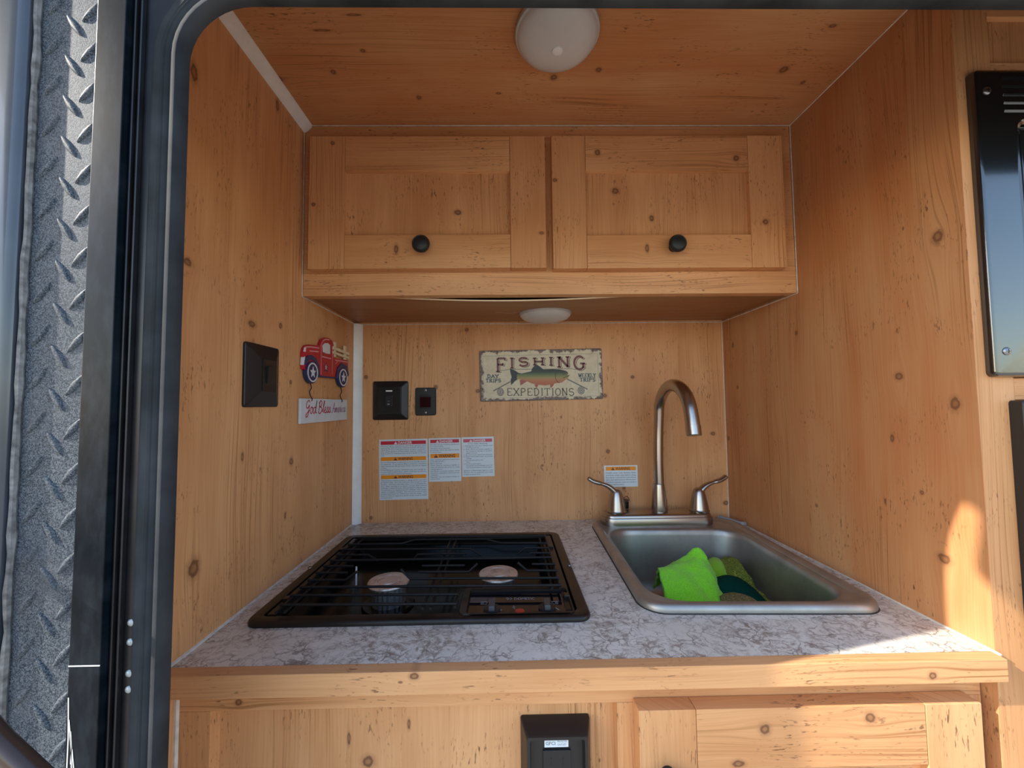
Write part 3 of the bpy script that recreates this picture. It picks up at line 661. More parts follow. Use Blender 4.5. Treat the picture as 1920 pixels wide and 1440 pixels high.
GL = {'G': (1.25, [[(1.1, 1.7), (.8, 2), (.35, 1.7), (.2, 1.2), (.4, .85), (.8, .95), (1.0, 1.3), (1.0, .6), (.8, -.3), (.4, -.5), (.3, -.2), (.7, .2), (1.2, .5)]]),
 'o': (.9, [[(.7, .85), (.4, 1), (.15, .6), (.25, .1), (.6, .05), (.8, .5), (.65, .9), (.9, .8)]]),
 'd': (1.05, [[(.7, .85), (.35, .95), (.1, .5), (.3, 0), (.65, .3), (.8, 1), (.95, 2.), (.8, .7), (.85, .1), (1.1, .15)]]),
 'B': (1.2, [[(.35, 1.9), (.28, 1), (.2, 0)], [(.1, 1.6), (.5, 2.05), (.95, 1.8), (.8, 1.25), (.4, 1.05), (.9, .9), (1.05, .4), (.6, -.05), (.15, .1)]]),
 'l': (.5, [[(0, .2), (.35, 1.2), (.5, 1.9), (.35, 2.0), (.25, 1.2), (.3, .2), (.55, .1)]]),
 'e': (.72, [[(0, .3), (.4, .5), (.55, .8), (.35, 1), (.15, .6), (.25, .1), (.55, .05), (.75, .3)]]),
 's': (.66, [[(0, .1), (.35, .9), (.4, 1.05), (.55, .5), (.4, .05), (.1, .1)], [(.4, .05), (.7, .2)]]),
 'A': (1.2, [[(.0, .1), (.2, .0), (.45, .8), (.75, 2.0), (.85, 1), (.95, .1), (1.2, .2)], [(.3, .8), (1.0, .85)]]),
 'm': (1.0, [[(0, 0.), (.1, .95), (.14, .1), (.3, .95), (.44, .8), (.46, .05), (.62, .95), (.78, .8), (.78, .1), (1.0, .15)]]),
 'r': (.62, [[(0, .1), (.15, .9), (.2, 1.1), (.45, .9), (.4, .15), (.62, .1)]]),
 'i': (.4, [[(0, .2), (.15, .95), (.15, .15), (.4, .15)], [(.14, 1.3), (.2, 1.4)]]),
 'c': (.62, [[(.6, .8), (.4, 1), (.15, .6), (.25, .1), (.62, .1)]]),
 'a': (.9, [[(.65, .85), (.35, 1), (.1, .5), (.3, .05), (.6, .4), (.68, .95), (.68, .15), (.9, .1)]]), ' ': (.45, [])}
def script(fr, word, a, b, h, w, c, mat, par, width=None, slant=.22):
    tot = sum(GL[ch][0] for ch in word); sx = h if width is None else width/tot
    m = MB(); x = a
    for ch in word:
        for st in GL[ch][1]:
            pts = smooth_path([(x + (p[0]+slant*p[1]*.6)*sx, b + p[1]*h, 0) for p in st], 5)
            m.stroke(fr, pts, w, c)
        x += GL[ch][0]*sx
    return m.build('lettering', M[mat], par)
script(LEFT, 'God', -.2530, .2655, .0120, .0021, .0063, 'script_red', bd, .043)
script(LEFT, 'Bless', -.2040, .2655, .0116, .0021, .0063, 'script_red', bd, .054)
script(LEFT, 'America', -.1440, .2655, .0100, .0017, .0063, 'script_faded', bd, .070)

# ------------------------------------------------------------------ fishing sign on the back wall
t_ = thing('fishing_sign', 'weathered tin FISHING EXPEDITIONS sign with a trout on the back wall', 'wall sign', (.452, 0, .287))
SG = BACK.at(.3022, .2855, 0, R(.75)); sw, sh = .2985, .1235
tm = NT('weathered_cream_tin'); p = tm.pos(); n1 = tm.noise(p['p'], 60, 4, .65); n2 = tm.noise(p['p'], 220, 3)
ex = tm.math('SUBTRACT', sw/2, tm.math('ABSOLUTE', tm.math('SUBTRACT', p['x'], .4516))); ez = tm.math('SUBTRACT', sh/2, tm.math('ABSOLUTE', tm.math('SUBTRACT', p['z'], tm.math('ADD', .3493, tm.math('MULTIPLY', tm.math('SUBTRACT', p['x'], .4516), .0131)))))
ed = tm.math('MINIMUM', ex, ez)
rust = tm.rng(tm.math('ADD', ed, tm.math('MULTIPLY', tm.math('SUBTRACT', n1, .5), -.034)), .0042, .0072, 1, 0)
c = tm.mix(tm.rng(n1, .35, .7), (.76, .66, .46), (.66, .55, .36)); c = tm.mix(tm.math('MULTIPLY', tm.rng(n2, .55, .75), .35), c, (.46, .38, .22))
c = tm.mix(rust, c, tm.mix(tm.rng(n2, .4, .6), (.13, .075, .065), (.22, .16, .13)))
tm.set(Base_Color=c, Roughness=.5); M['tin'] = tm.m
pl = MB().loops(SG, [(rr(sw/2, sh/2, sw/2, sh/2, .003, 4), 0), (rr(sw/2, sh/2, sw/2, sh/2, .003, 4), .003), (rr(sw/2, sh/2, sw/2-.001, sh/2-.001, .003, 4), .0036)], True, True).build('plate', M['tin'], t_)
def q(x, y):                       # sign print layout
    return ((x-140)/1625*sw, (872-y + (x-140)*-.0247)/680*sh)
def arc(cx, cy, rx, ry, a0, a1, n=14): return [(cx + rx*math.cos(R(a0+(a1-a0)*i/n)), cy + ry*math.sin(R(a0+(a1-a0)*i/n))) for i in range(n+1)]
SER = {'F': ([[(.25, 0), (.25, 1)], [(.25, 1), (.9, 1)], [(.25, .52), (.7, .52)], [(.9, 1), (.9, .82)], [(.7, .62), (.7, .42)]], [(.25, 0)]),
 'I': ([[(.5, 0), (.5, 1)]], [(.5, 0), (.5, 1)]),
 'S': ([arc(.5, .74, .36, .26, 20, 270, 12) + arc(.5, .26, .38, .26, 90, -160, 12)], []),
 'H': ([[(.18, 0), (.18, 1)], [(.82, 0), (.82, 1)], [(.18, .5), (.82, .5)]], [(.18, 0), (.82, 0), (.18, 1), (.82, 1)]),
 'N': ([[(.16, 0), (.16, 1)], [(.84, 0), (.84, 1)], [(.16, 1), (.84, 0)]], [(.16, 0), (.16, 1), (.84, 1)]),
 'G': ([arc(.5, .5, .4, .5, 40, 320, 18), [(.82, .12), (.82, .45)], [(.55, .45), (.95, .45)]], []),
 'D': ([[(.2, 0), (.2, 1)], [(.2, 1), (.45, 1)] + arc(.45, .5, .42, .5, 90, -90, 14) + [(.2, 0)]], [(.2, 0), (.2, 1)]),
 'A': ([[(.05, 0), (.5, 1), (.5, 1)], [(.5, 1), (.95, 0)], [(.25, .36), (.75, .36)]], [(.08, 0), (.92, 0)]),
 'Y': ([[(.05, 1), (.5, .48)], [(.95, 1), (.5, .48)], [(.5, .5), (.5, 0)]], [(.5, 0), (.08, 1), (.92, 1)]),
 'T': ([[(.5, 0), (.5, 1)], [(.06, 1), (.94, 1)], [(.06, 1), (.06, .8)], [(.94, 1), (.94, .8)]], [(.5, 0)]),
 'R': ([[(.2, 0), (.2, 1)], [(.2, 1), (.5, 1)] + arc(.5, .75, .32, .25, 90, -90, 10) + [(.2, .5)], [(.5, .5), (.92, 0)]], [(.2, 0), (.9, 0)]),
 'P': ([[(.2, 0), (.2, 1)], [(.2, 1), (.5, 1)] + arc(.5, .74, .35, .26, 90, -90, 10) + [(.2, .48)]], [(.2, 0)]),
 'W': ([[(.03, 1), (.27, 0)], [(.27, 0), (.5, .8)], [(.5, .8), (.73, 0)], [(.73, 0), (.97, 1)]], [(.06, 1), (.94, 1)]),
 'E': ([[(.2, 0), (.2, 1)], [(.2, 1), (.88, 1)], [(.2, .5), (.7, .5)], [(.2, 0), (.9, 0)], [(.9, 0), (.9, .2)], [(.88, 1), (.88, .82)]], []),
 'K': ([[(.2, 0), (.2, 1)], [(.88, 1), (.25, .45)], [(.42, .58), (.92, 0)]], [(.2, 0), (.2, 1), (.9, 0), (.85, 1)]),
 'L': ([[(.22, 0), (.22, 1)], [(.22, 0), (.9, 0)], [(.9, 0), (.9, .22)]], [(.22, 1)]),
 'X': ([[(.08, 1), (.92, 0)], [(.92, 1), (.08, 0)]], [(.1, 0), (.9, 0), (.1, 1), (.9, 1)]),
 'O': ([arc(.5, .5, .42, .5, 0, 360, 24)], [])}
def glyph(m, ch, a0, a1, b0, b1, w, c, da=0, db=0):
    st, se = SER[ch]; fa = lambda x: a0 + da + (a1-a0)*x; fb = lambda y: b0 + db + w*.4 + (b1-b0-w*.8)*y
    for s in st: m.stroke(SG, [(fa(x), fb(y)) for x, y in s], w if abs(s[0][1]-s[-1][1]) > .3 or len(s) > 4 else w*.72, c)
    for (x, y) in se:
        m.stroke(SG, [(fa(x)-w*.95, fb(y)), (fa(x)+w*.95, fb(y))], w*.6, c)
FISH = (('F', 345, 492, 280, 478), ('I', 530, 608, 280, 432), ('S', 648, 795, 275, 402), ('H', 842, 1005, 278, 386), ('I', 1050, 1125, 268, 392), ('N', 1168, 1335, 262, 415), ('G', 1378, 1548, 252, 446))
for (nm, mt, da, db, cc) in (('letter_shadow', 'ink_dark', .0030, -.0014, .0038), ('letter_gap', 'tin_gap', .0017, -.0004, .0040), ('letter', 'sign_maroon', 0, 0, .0042)):
    if mt not in M: M[mt] = plain(mt, {'tin_gap': (.72, .62, .43), 'sign_maroon': (.19, .070, .055)}[mt], .5, nz=.15, nscale=200)
    m = MB()
    for (ch, x0, x1, y0, y1) in FISH:
        a0, b1 = q(x0, y0); a1, b0 = q(x1, y1); b0 -= 0; glyph(m, ch, a0, a1, b0, b1, .0053 if ch not in 'SHI' else .0048, cc, da, db)
    m.build('lettering', M[mt], pl)
def sline(word, x0, x1, y0, y1, w, mat, c=.0040):
    m = MB(); n = len(word); wts = [(.6 if ch == 'I' else 1.25 if ch == 'W' else 1) for ch in word]; tot = sum(wts); x = x0
    for ch, k in zip(word, wts):
        dx = (x1-x0)*k/tot; a0, b1 = q(x, y0); a1, b0 = q(x+dx*.88, y1); glyph(m, ch, a0, a1, b0, b1, w, c); x += dx
    m.build('lettering', M[mat], pl)
M['sign_teal'] = plain('sign_slate', (.10, .15, .16), .5); M['sign_olive'] = plain('sign_olive', (.17, .155, .10), .5)
sline('DAY', 238, 395, 508, 556, .0021, 'sign_teal'); sline('TRIPS', 218, 425, 563, 615, .0021, 'sign_teal')
sline('WEEKLY', 1446, 1680, 490, 546, .0019, 'sign_teal'); sline('TRIPS', 1462, 1675, 550, 602, .0021, 'sign_teal')
sline('EXPEDITIONS', 490, 1395, 690, 792, .0024, 'sign_olive')
def sp(pts, mat, c, name='print'):
    return MB().flat(SG, [q(*p) for p in pts], c).build(name, M[mat], pl)
tf = NT('trout_print'); p = tf.pos(); n1 = tf.noise(p['p'], 420, 3, .7)
zz = tf.math('ADD', tf.math('SUBTRACT', p['z'], .3462), tf.math('MULTIPLY', tf.math('SUBTRACT', n1, .5), .006))
fr_ = tf.t.nodes.new('ShaderNodeValToRGB'); e = fr_.color_ramp.elements
for _ in range(4): e.new(.5)
for el, (ps, cl) in zip(e, ((0, (.50, .16, .075)), (.22, (.52, .22, .10)), (.38, (.36, .30, .11)), (.58, (.16, .20, .075)), (.78, (.055, .07, .045)), (1, (.03, .035, .03)))): el.position = ps; el.color = (*cl, 1)
tf.put(fr_.inputs[0], tf.rng(zz, -.017, .017)); tf.set(Base_Color=fr_.outputs[0], Roughness=.5); M['trout'] = tf.m
M['trout_dark'] = plain('trout_dark', (.045, .05, .045), .5, nz=.3, nscale=300); M['trout_fin'] = plain('trout_fin', (.42, .12, .075), .5)
M['sign_grey'] = plain('sign_grey', (.22, .20, .17), .5)
for pts in ([(415, 455), (560, 438), (900, 436), (1340, 430), (1500, 445)], [(315, 728), (540, 605)], [(1290, 565), (1560, 705)]):
    m = MB(); m.stroke(SG, [q(*p_) for p_ in pts], .0012 if len(pts) > 2 else .0030, .0039); m.build('rod', M['sign_grey'], pl)
for cx, cy in ((408, 742), (1475, 720)):
    a, b = q(cx, cy)
    m = MB(); m.flat(SG, circ(a, b, .0085, 22, .0098), .0040); rl = m.build('reel', M['sign_grey'], pl)
    m = MB(); m.stroke(SG, circ(a, b, .0060, 20, .0070)+[(a+.0060, b)], .0009, .0042); m.stroke(SG, circ(a, b, .0028, 14, .0032)+[(a+.0028, b)], .0010, .0042); m.build('reel_ring', M['tin_gap'], rl)
sp([(820, 468), (835, 425), (870, 385), (905, 380), (950, 410), (985, 440), (900, 470)], 'trout_dark', .0040, 'fin')
sp([(540, 430), (600, 450), (650, 485), (700, 495), (700, 560), (640, 570), (600, 600), (552, 650), (545, 590), (560, 540), (545, 480)], 'trout_dark', .0040, 'tail')
for pts in ([(665, 580), (740, 570), (760, 600), (675, 655)], [(855, 640), (915, 640), (885, 690)], [(1065, 625), (1135, 600), (1105, 660), (1070, 690)]): sp(pts, 'trout_fin', .0040, 'fin')
sp([(630, 500), (700, 492), (800, 470), (900, 450), (1000, 440), (1110, 436), (1200, 440), (1270, 455), (1305, 475), (1310, 495), (1295, 515), (1325, 515), (1310, 545), (1270, 580), (1220, 615), (1150, 622), (1100, 635), (1000, 655), (900, 645), (820, 625), (750, 595), (690, 575), (630, 570)], 'trout', .0043, 'trout')
m = MB(); m.stroke(SG, [q(x, y) for x, y in arc(1200, 535, 62, 85, 95, 265, 12)], .0012, .0046)
m.stroke(SG, [q(x, y) for x, y in ((1325, 515), (1290, 535), (1240, 555))], .0012, .0046); m.stroke(SG, [q(x, y) for x, y in arc(1250, 490, 16, 16, 0, 360, 12)], .0010, .0046)
m.build('print_line', M['ink_dark'], pl)
m = MB(); a0, b0 = q(185, 830); a1, b1 = q(1710, 225)
m.stroke(SG, [(a0, b0), (a0, b1)], .0006, .0039).stroke(SG, [(a0, b0), (a1, b0)], .0006, .0039).stroke(SG, [(a1, b0), (a1, b1)], .0006, .0039).stroke(SG, [(a0, b1), (a1, b1)], .0006, .0039); m.build('print_line', M['sign_grey'], pl)

# ------------------------------------------------------------------ warning stickers
def sticker(name, label, a, b, w, h, rot, blocks, msz):
    """blocks: (kind, top, height, lines) measured down from the top edge"""
    fr = BACK.at(a, b, 0, R(rot)); t_ = thing(name, label, 'sticker', fr.P(w/2, h/2, 0), 'warning stickers on the back wall')
    MB().box(fr, 0, w, 0, h, 0, .0006).build('sheet', M['white_label'], t_, smooth=0)
    mg = .004
    for (kind, top, bh, lines) in blocks:
        z1 = h-top
        if kind in ('red', 'pink', 'orange'):
            bn = MB().box(fr, mg, w-mg, z1-bh, z1, .0006, .0008).build('banner', M['label_'+kind], t_, smooth=0)
            word = 'WARNING' if kind == 'orange' else 'DANGER'; tw = bh*.85*4.6; ik = 'ink_dark' if kind == 'orange' else 'ink_white'
            tw = min(tw, (w-2*mg)*.62); cx = w/2 + bh*.5
            m = MB(); m.text(fr, word, cx, z1-bh*.86, bh*1.02, .0010, 'CENTER', tw, .018)
            xl = cx-tw/2-bh*1.15; m.flat(fr, [(xl, z1-bh*.88), (xl+bh*.95, z1-bh*.88), (xl+bh*.475, z1-bh*.12)], .0010)
            m.build('lettering', M[ik], t_)
            MB().box(fr, xl+bh*.43, xl+bh*.52, z1-bh*.62, z1-bh*.35, .0010, .0011).build('mark', M['label_'+kind], t_, smooth=0)
        else:
            lh = bh/len(lines); m = MB()
            for i, ln in enumerate(lines):
                ind = 0
                if ln.startswith('>'): ind = .006; ln = ln[1:]
                if kind == 'center': m.text(fr, ln, w/2, z1-lh*(i+.8), lh*.86, .0008, 'CENTER')
                else:
                    full = not ln.endswith('~'); ln = ln.rstrip('~')
                    m.text(fr, ln, mg+ind, z1-lh*(i+.8), lh*.86, .0008, 'LEFT', (w-2*mg-ind) if full else None)
            m.build('lettering', M['ink'], t_)
    return t_
sticker('warning_sticker', 'largest white warning sticker with one red and two orange bands', .0600, .0532, .1163, .1435, .75, [
 ('red', .0040, .0085, None), ('text', .0132, .0270, ['All pilot lights, appliances, and their ignitors (see', 'operating instructions) shall be turned off before', 'refueling of motor fuel tanks and/or propane containers.', 'Can cause ignition of flammable vapors, which can', 'lead to a fire or explosion and result in death or serious', 'injury.~']),
 ('orange', .0420, .0090, None), ('text', .0522, .0320, ['Do not fill propane container(s) to more than 80 percent', 'of capacity.  A properly filled container contains', 'approximately 80 percent of its volume as liquid', 'propane.~', 'Overfilling propane container(s) can result in', 'uncontrolled propane flow, which could lead to a fire or', 'explosion and result in death or serious injury.~']),
 ('orange', .0850, .0090, None), ('text', .0955, .0450, ['This propane piping system is designed for use with', 'propane only.  Do not connect natural gas to this', 'system.  Securely cap inlet when not connected for', 'use.  After turning on propane, except after normal', 'cylinder replacement, test propane piping and', 'connections to appliances for leakage with soapy', 'water or bubble solution.  Do not use products that', 'contain ammonia or chlorine to test for leaks.  Can', 'lead to a fire or explosion which could result in death', 'or serious injury.~'])], 0)
sticker('warning_sticker', 'middle white warning sticker with one red and one orange band', .1782, .0950, .0772, .1035, .75, [
 ('red', .0035, .0080, None), ('text', .0128, .0225, ['Do not use gas cooking appliances', 'for comfort heating.~', 'Can lead to carbon monoxide~', 'poisoning, which can lead to death', 'or serious injury.~']),
 ('orange', .0375, .0100, None), ('text', .0490, .0500, ['Gas cooking appliances need fresh', 'air for safe operation.~', 'Before operating:~', 'Open vents or windows slightly or', 'turn on exhaust fan prior to using', 'cooking appliance.~', 'Gas flames consume oxygen, which', 'should be replaced to ensure proper', 'combustion.~', 'Improper use can result in death or', 'serious injury.~'])], 0)
sticker('warning_sticker', 'right-hand white danger sticker with a faded pink band', .2577, .1055, .0775, .0945, .9, [
 ('pink', .0045, .0078, None), ('center', .0135, .0050, ['IF YOU SMELL PROPANE']), ('text', .0185, .0560, ['1. Extinguish any open flames and', '>all smoking materials.~', '2. Shut off the propane supply at', '>the container valve(s) or propane', '>supply connection.~', '3. Do not touch electrical switches.', '4. Open doors and other ventilating', '>openings.~', '5. Leave the area until the odor~', '>clears.~', '6. Have the propane system~', '>checked and leakage source', '>corrected before using again.']),
 ('text', .0775, .0135, ['Ignition of flammable vapors could', 'lead to a fire or explosion and result', 'in death or serious injury.~'])], 0)
sticker('warning_sticker', 'small white sticker with orange band behind the faucet', .5995, .0768, .0812, .0512, .2, [
 ('orange', .0030, .0090, None), ('text', .0148, .0330, ['Potable water only. Sanitize, flush,', 'and drain water tank before using.', "See owner's manual for instructions,", 'care, and maintenance information.', 'Failure to maintain tank can result in', 'death or serious injury.~'])], 0)

# ------------------------------------------------------------------ cooktop
t_ = thing('cooktop', 'black two-burner gas cooktop set into the worktop', 'cooktop', (.25, -.279, .0))
ck = lambda o, r: rr(.2505, -.2785, .2220-o, .1705-o, r, 6)
CI = lambda o: rr(.2505, -.2785, .2055-o, .1545-o, .006, 6)
MB().loops(TOP, [(ck(0, .018), .0003), (ck(0, .018), .0035), (ck(.001, .018), .0058), (ck(.0035, .016), .0075), (CI(-.002), .0075), (CI(0), .0068), (CI(.001), -.002)], False, False).build('rim', M['black_steel'], t_)
MB().loops(TOP, [(CI(0), .0), (CI(.004), -.002), (CI(.020), -.003), (CI(.026), -.012), (CI(.034), -.030)], False, True).build('well', M['well'], t_)
for a0, a1, b0, b1 in ((.0480, .0600, -.428, -.132), (.4410, .4530, -.430, -.132)):
    MB().box(TOP, a0, a1, b0, b1, -.004, .0065, .001).build('side_rail', M['black_steel'], t_)
for a, b in ((.0292, -.279), (.4700, -.287)): screw(TOP, a+.002 if a < .2 else a-.002, b, .0074, .0035, t_)
for a, b in ((.0535, -.20), (.0535, -.39), (.447, -.20), (.447, -.395)): MB().box(TOP, a-.004, a+.004, b-.005, b+.005, .006, .011, .001).build('clip', M['black_deep'], t_)
g_ = MB(); zt = .0185
rows_ = [[(.0645, -.4275), (.2975, -.4330)], [(.0645, -.4015), (.2962, -.4070)], [(.0645, -.3770), (.4415, -.3845)],
 [(.0645, -.3535), (.1219, -.3552), (.1391, -.3552, .012)], [(.2025, -.3500, .012), (.2175, -.3545), (.4415, -.3608)],
 [(.0645, -.3277), (.1145, -.3294)], [(.2250, -.3304), (.3035, -.3336), (.3172, -.3330, .012)], [(.3805, -.3318, .012), (.3949, -.3324), (.4421, -.3343)],
 [(.0645, -.3021), (.1136, -.3039)], [(.2260, -.3071), (.2950, -.3084)], [(.4039, -.3077), (.4422, -.3093)],
 [(.0645, -.2785), (.4390, -.2800)],
 [(.0645, -.2535), (.1214, -.2554), (.1384, -.2560, -.010)], [(.1989, -.2580, -.010), (.2078, -.2570), (.2930, -.2567)], [(.4037, -.2590), (.4380, -.2603)],
 [(.0645, -.2270), (.2975, -.2332), (.3175, -.2350, -.012)], [(.3808, -.2340, -.012), (.3966, -.2338), (.4380, -.2356)],
 [(.0645, -.2015), (.1659, -.2005), (.1856, -.1800), (.3219, -.1830), (.3517, -.2060), (.4380, -.2110)],
 [(.0645, -.1640), (.4380, -.1690)]]
gr = None
for rw in rows_:
    pts = [(p_[0], p_[1], zt + (p_[2] if len(p_) > 2 else 0)) for p_ in rw]
    o = MB().tube(pts, .0019, 7).build('bar', M['grate'], gr or t_, smooth=60)
    if gr is None: gr = o; gr.name = 'grate'
for (x, y0, y1) in ((.0665, -.440, -.150), (.0780, -.440, -.150), (.2535, -.437, -.150), (.2640, -.437, -.150), (.4280, -.385, -.150), (.4395, -.385, -.150)):
    MB().tube([(x, y0, zt-.0038), (x, y1, zt-.0038)], .0019, 7).build('cross_bar', M['grate'], gr, smooth=60)
MB().tube([(.2950, -.4335, zt-.004), (.2965, -.378, zt-.004)], .0019, 7).build('cross_bar', M['grate'], gr, smooth=60)
for (bx, by) in ((.1795, -.3330), (.3495, -.3120)):
    b_ = MB().lathe(TOP, bx, by, [(.040, -.0295), (.038, -.026), (.030, -.0255), (.0275, -.0255)], 36).build('burner', M['well'], t_)
    n = 44; rg = []
    for c in (-.026, .0035): rg.append(([(bx + (.0262 if i % 2 else .0250)*math.cos(2*math.pi*i/n), by + (.0262 if i % 2 else .0250)*math.sin(2*math.pi*i/n)) for i in range(n)], c))
    MB().loops(TOP, rg).build('burner_head', M['alu_plain'], b_, smooth=0)
    MB().lathe(TOP, bx, by, [(.0285, .0030), (.0312, .0036), (.0318, .0052), (.0310, .0072), (.0285, .0082), (.0190, .0086), (.0178, .0074), (.0160, .0074), (.0150, .0086), (.001, .0088)], 40, True).build('burner_cap', M['alu'], b_)
MB().cyl(TOP, .103, -.262, .0016, -.03, .001, 10).build('igniter', M['ink_white'], t_)
# control panel
m = MB(); op = rr(.3760, -.4045, .0760, .0370, .008, 5); ip = rr(.3795, -.4080, .0695, .0335, .005, 5)
m.loops(TOP, [(op, -.004), (op, .0085), (rr(.3760, -.4045, .0752, .0362, .008, 5), .0095), (rr(.3795, -.4080, .0703, .0343, .005, 5), .0095), (ip, .0088), (ip, .0045)], False, True)
cp = m.build('control_panel', M['black_steel'], t_)
MB().box(TOP, .3112, .4478, -.4405, -.3752, .0045, .0055, .0005).build('glass', M['glass_black'], cp)
m = MB(); m.text(TOP, 'DOMETIC', .3735, -.3990, .0098, .0057, 'LEFT', .0285, .006)
for k in (0, .0042): m.stroke(TOP, [(.3632+k, -.3985), (.3664+k*.9, -.3952), (.3632+k, -.3918)], .0011, .0057)
m.stroke(TOP, [(.3612, -.3925), (.3640, -.3952)], .0009, .0057); m.build('lettering', M['screen_print'], cp)
m = MB()
for (cx, cy) in ((.3315, -.4060), (.4290, -.4085)):
    m.ring(TOP, rr(cx, cy, .0042, .0034, .0008, 3), rr(cx, cy, .0036, .0028, .0006, 3), .0055, .0057)
    m.flat(TOP, circ(cx+(-.0015 if cx < .4 else .0015), cy, .0011, 10), .0057)
for (cx, cy) in ((.3435, -.4040), (.4165, -.4050), (.3330, -.4360), (.3560, -.4375), (.4060, -.4360)): m.flat(TOP, circ(cx, cy, .0011, 10), .0057)
for (cx, cy) in ((.3540, -.4240), (.4300, -.4250)): m.flat(TOP, [(cx-.0025, cy+.0030), (cx-.0012, cy+.0040), (cx+.0028, cy-.0030), (cx+.0010, cy-.0035)], .0057)
m.stroke(TOP, [(.3715, -.4150), (.3735, -.4190), (.3720, -.4200), (.3740, -.4245)], .0009, .0057).stroke(TOP, [(.3700, -.4200), (.3755, -.4185)], .0008, .0057)
m.build('symbol', M['screen_print'], cp)
for cx in (.3430, .4165):
    k = MB().lathe(TOP, cx, -.4250, [(.0115, .0055), (.0112, .0085), (.010, .0095)], 28, False).build('knob', M['black_soft'], cp)
    MB().box(TOP, cx-.0040, cx+.0040, -.4355, -.4145, .009, .0155, .001).build('grip', plain('knob_grey', (.05, .055, .065), .4) if 'knob_grey' not in bpy.data.materials else bpy.data.materials['knob_grey'], k)
MB().lathe(TOP, .3800, -.4330, [(.0062, .0055), (.006, .008), (.004, .0088)], 22, False).build('igniter_button', M['red_button'], cp)

# ------------------------------------------------------------------ sink, faucet
t_ = thing('sink', 'brushed steel drop-in sink in the right half of the worktop', 'sink', (.713, -.235, -.13))
SK = TOP.at(.712, -.2365, 0, R(-2.0))
so = lambda o, r=.034: rr(0, 0, .1615-o, .2015-o, r-o*.5, 8)
si = lambda o, r=.050: rr(.000, -.018, .1395-o, .1570-o, r, 8)
MB().loops(SK, [(so(0), .0), (so(-.0002), .0045), (so(.0012), .0085), (so(.0042), .0112), (so(.008), .0120), (so(.012), .0108), (so(.016), .0078), (si(-.006, .054), .0060), (si(-.002, .052), .0050), (si(.0015), .001), (si(.0035), -.008), (si(.0065), -.05), (si(.011), -.098), (si(.018, .048), -.116), (si(.034, .046), -.1255), (si(.09, .03), -.1285), (rr(0, -.02, .022, .022, .022, 8), -.130)], False, True).build('basin', M['sink'], t_, smooth=60)
MB().lathe(SK, 0, -.02, [(.021, -.1295), (.021, -.1275), (.018, -.127), (.016, -.1285), (.004, -.1287)], 28, False).build('drain', M['chrome'], t_)
m = MB(); n_ = 60; pts = [SK.P(a, b, .0006) for (a, b) in so(-.0008, .035)]
L_ = [[m.bm.verts.new(SK.P(a, b, c)) for (a, b) in so(o, .035)] for (o, c) in ((-.0016, .0002), (-.0005, .0013), (.001, .0006))]
m._faces(L_, False, False); m.build('dark_caulk', plain('dark_sink_caulk', (.03, .025, .022), .7), t_, label='dark caulk around the sink rim')

t_ = thing('faucet', 'brushed nickel gooseneck faucet with two lever handles behind the sink', 'faucet', (.702, -.063, .006))
fy = -.0565; FT = TOP
dk = lambda o: rr(.7020, fy, .1255-o, .0270-o, .0265-o, 8)
MB().loops(FT, [(dk(0), .0055), (dk(-.0006), .010), (dk(.0), .0215), (dk(.0022), .0245), (dk(.0032), .0246), (dk(.0036), .0282), (dk(.006), .0312), (dk(.012), .0325)], False, True).build('deck_plate', M['nickel'], t_)
MB().lathe(FT, .7115, fy+.004, [(.0172, .0315), (.0176, .036), (.0172, .048), (.0155, .066), (.0135, .084), (.0125, .0925), (.0118, .0945), (.0110, .095)], 32).build('spout_base', M['nickel'], t_)
sx = .7125; y0 = fy+.004
pth = [(sx, y0, .093), (sx, y0, .15), (sx+.002, y0, .21), (sx+.003, y0-.003, .245)]
for a in (18, 36, 54, 72, 90, 108, 126, 144, 158):
    pth.append((sx+.003, y0-.0825 + .0800*math.cos(R(a)), .250 + .0650*math.sin(R(a))))
pth += [(sx+.003, y0-.1620, .262), (sx+.003, y0-.1670, .245), (sx+.003, y0-.1690, .236)]
sp_ = smooth_path(pth, 4)
MB().tube(sp_, [.0108 + .0022*max(0, min(1, (i-len(sp_)*.2)/(len(sp_)*.3))) for i in range(len(sp_))], 18, ref=X).build('spout', M['nickel'], t_, smooth=80)
e0, e1 = Vector(sp_[-1]), (Vector(sp_[-1]) - Vector(sp_[-3])).normalized()
ae = MB().tube([e0 - e1*.0005, e0 + e1*.0012, e0 + e1*.0015, e0 + e1*.019, e0 + e1*.0205], [.0126, .0126, .0138, .0136, .0125], 20, ref=X).build('aerator', M['nickel'], t_, smooth=35)
for (hx, sg) in ((.6125, -1), (.8010, 1)):
    h_ = MB().lathe(FT, hx, fy, [(.0215, .0318), (.0218, .0350), (.0205, .0362), (.0200, .0390), (.0192, .044), (.0172, .055), (.0150, .066), (.0128, .075), (.0098, .0815), (.005, .0845)], 32).build('handle', M['nickel'], t_)
    P_ = [(hx + sg*a, fy + b, c) for (a, b, c) in ((-.004, 0, .060), (-.001, 0, .071), (.007, -.001, .0815), (.018, -.002, .0905), (.032, -.003, .0965), (.047, -.003, .1005), (.058, -.002, .1055), (.064, -.001, .1105))]
    sm = smooth_path(P_, 5); nn_ = len(sm)
    rad = [.0125 - .0068*min(1, i/(nn_*.55)) + (.0012 if i > nn_*.6 else 0) for i in range(nn_)]; rad[-1] = .0035; rad[-2] = .0055
    m = MB(); m.tube(sm, rad, 14, flat=.72, ref=Z); m.build('lever', M['nickel'], h_, smooth=70)

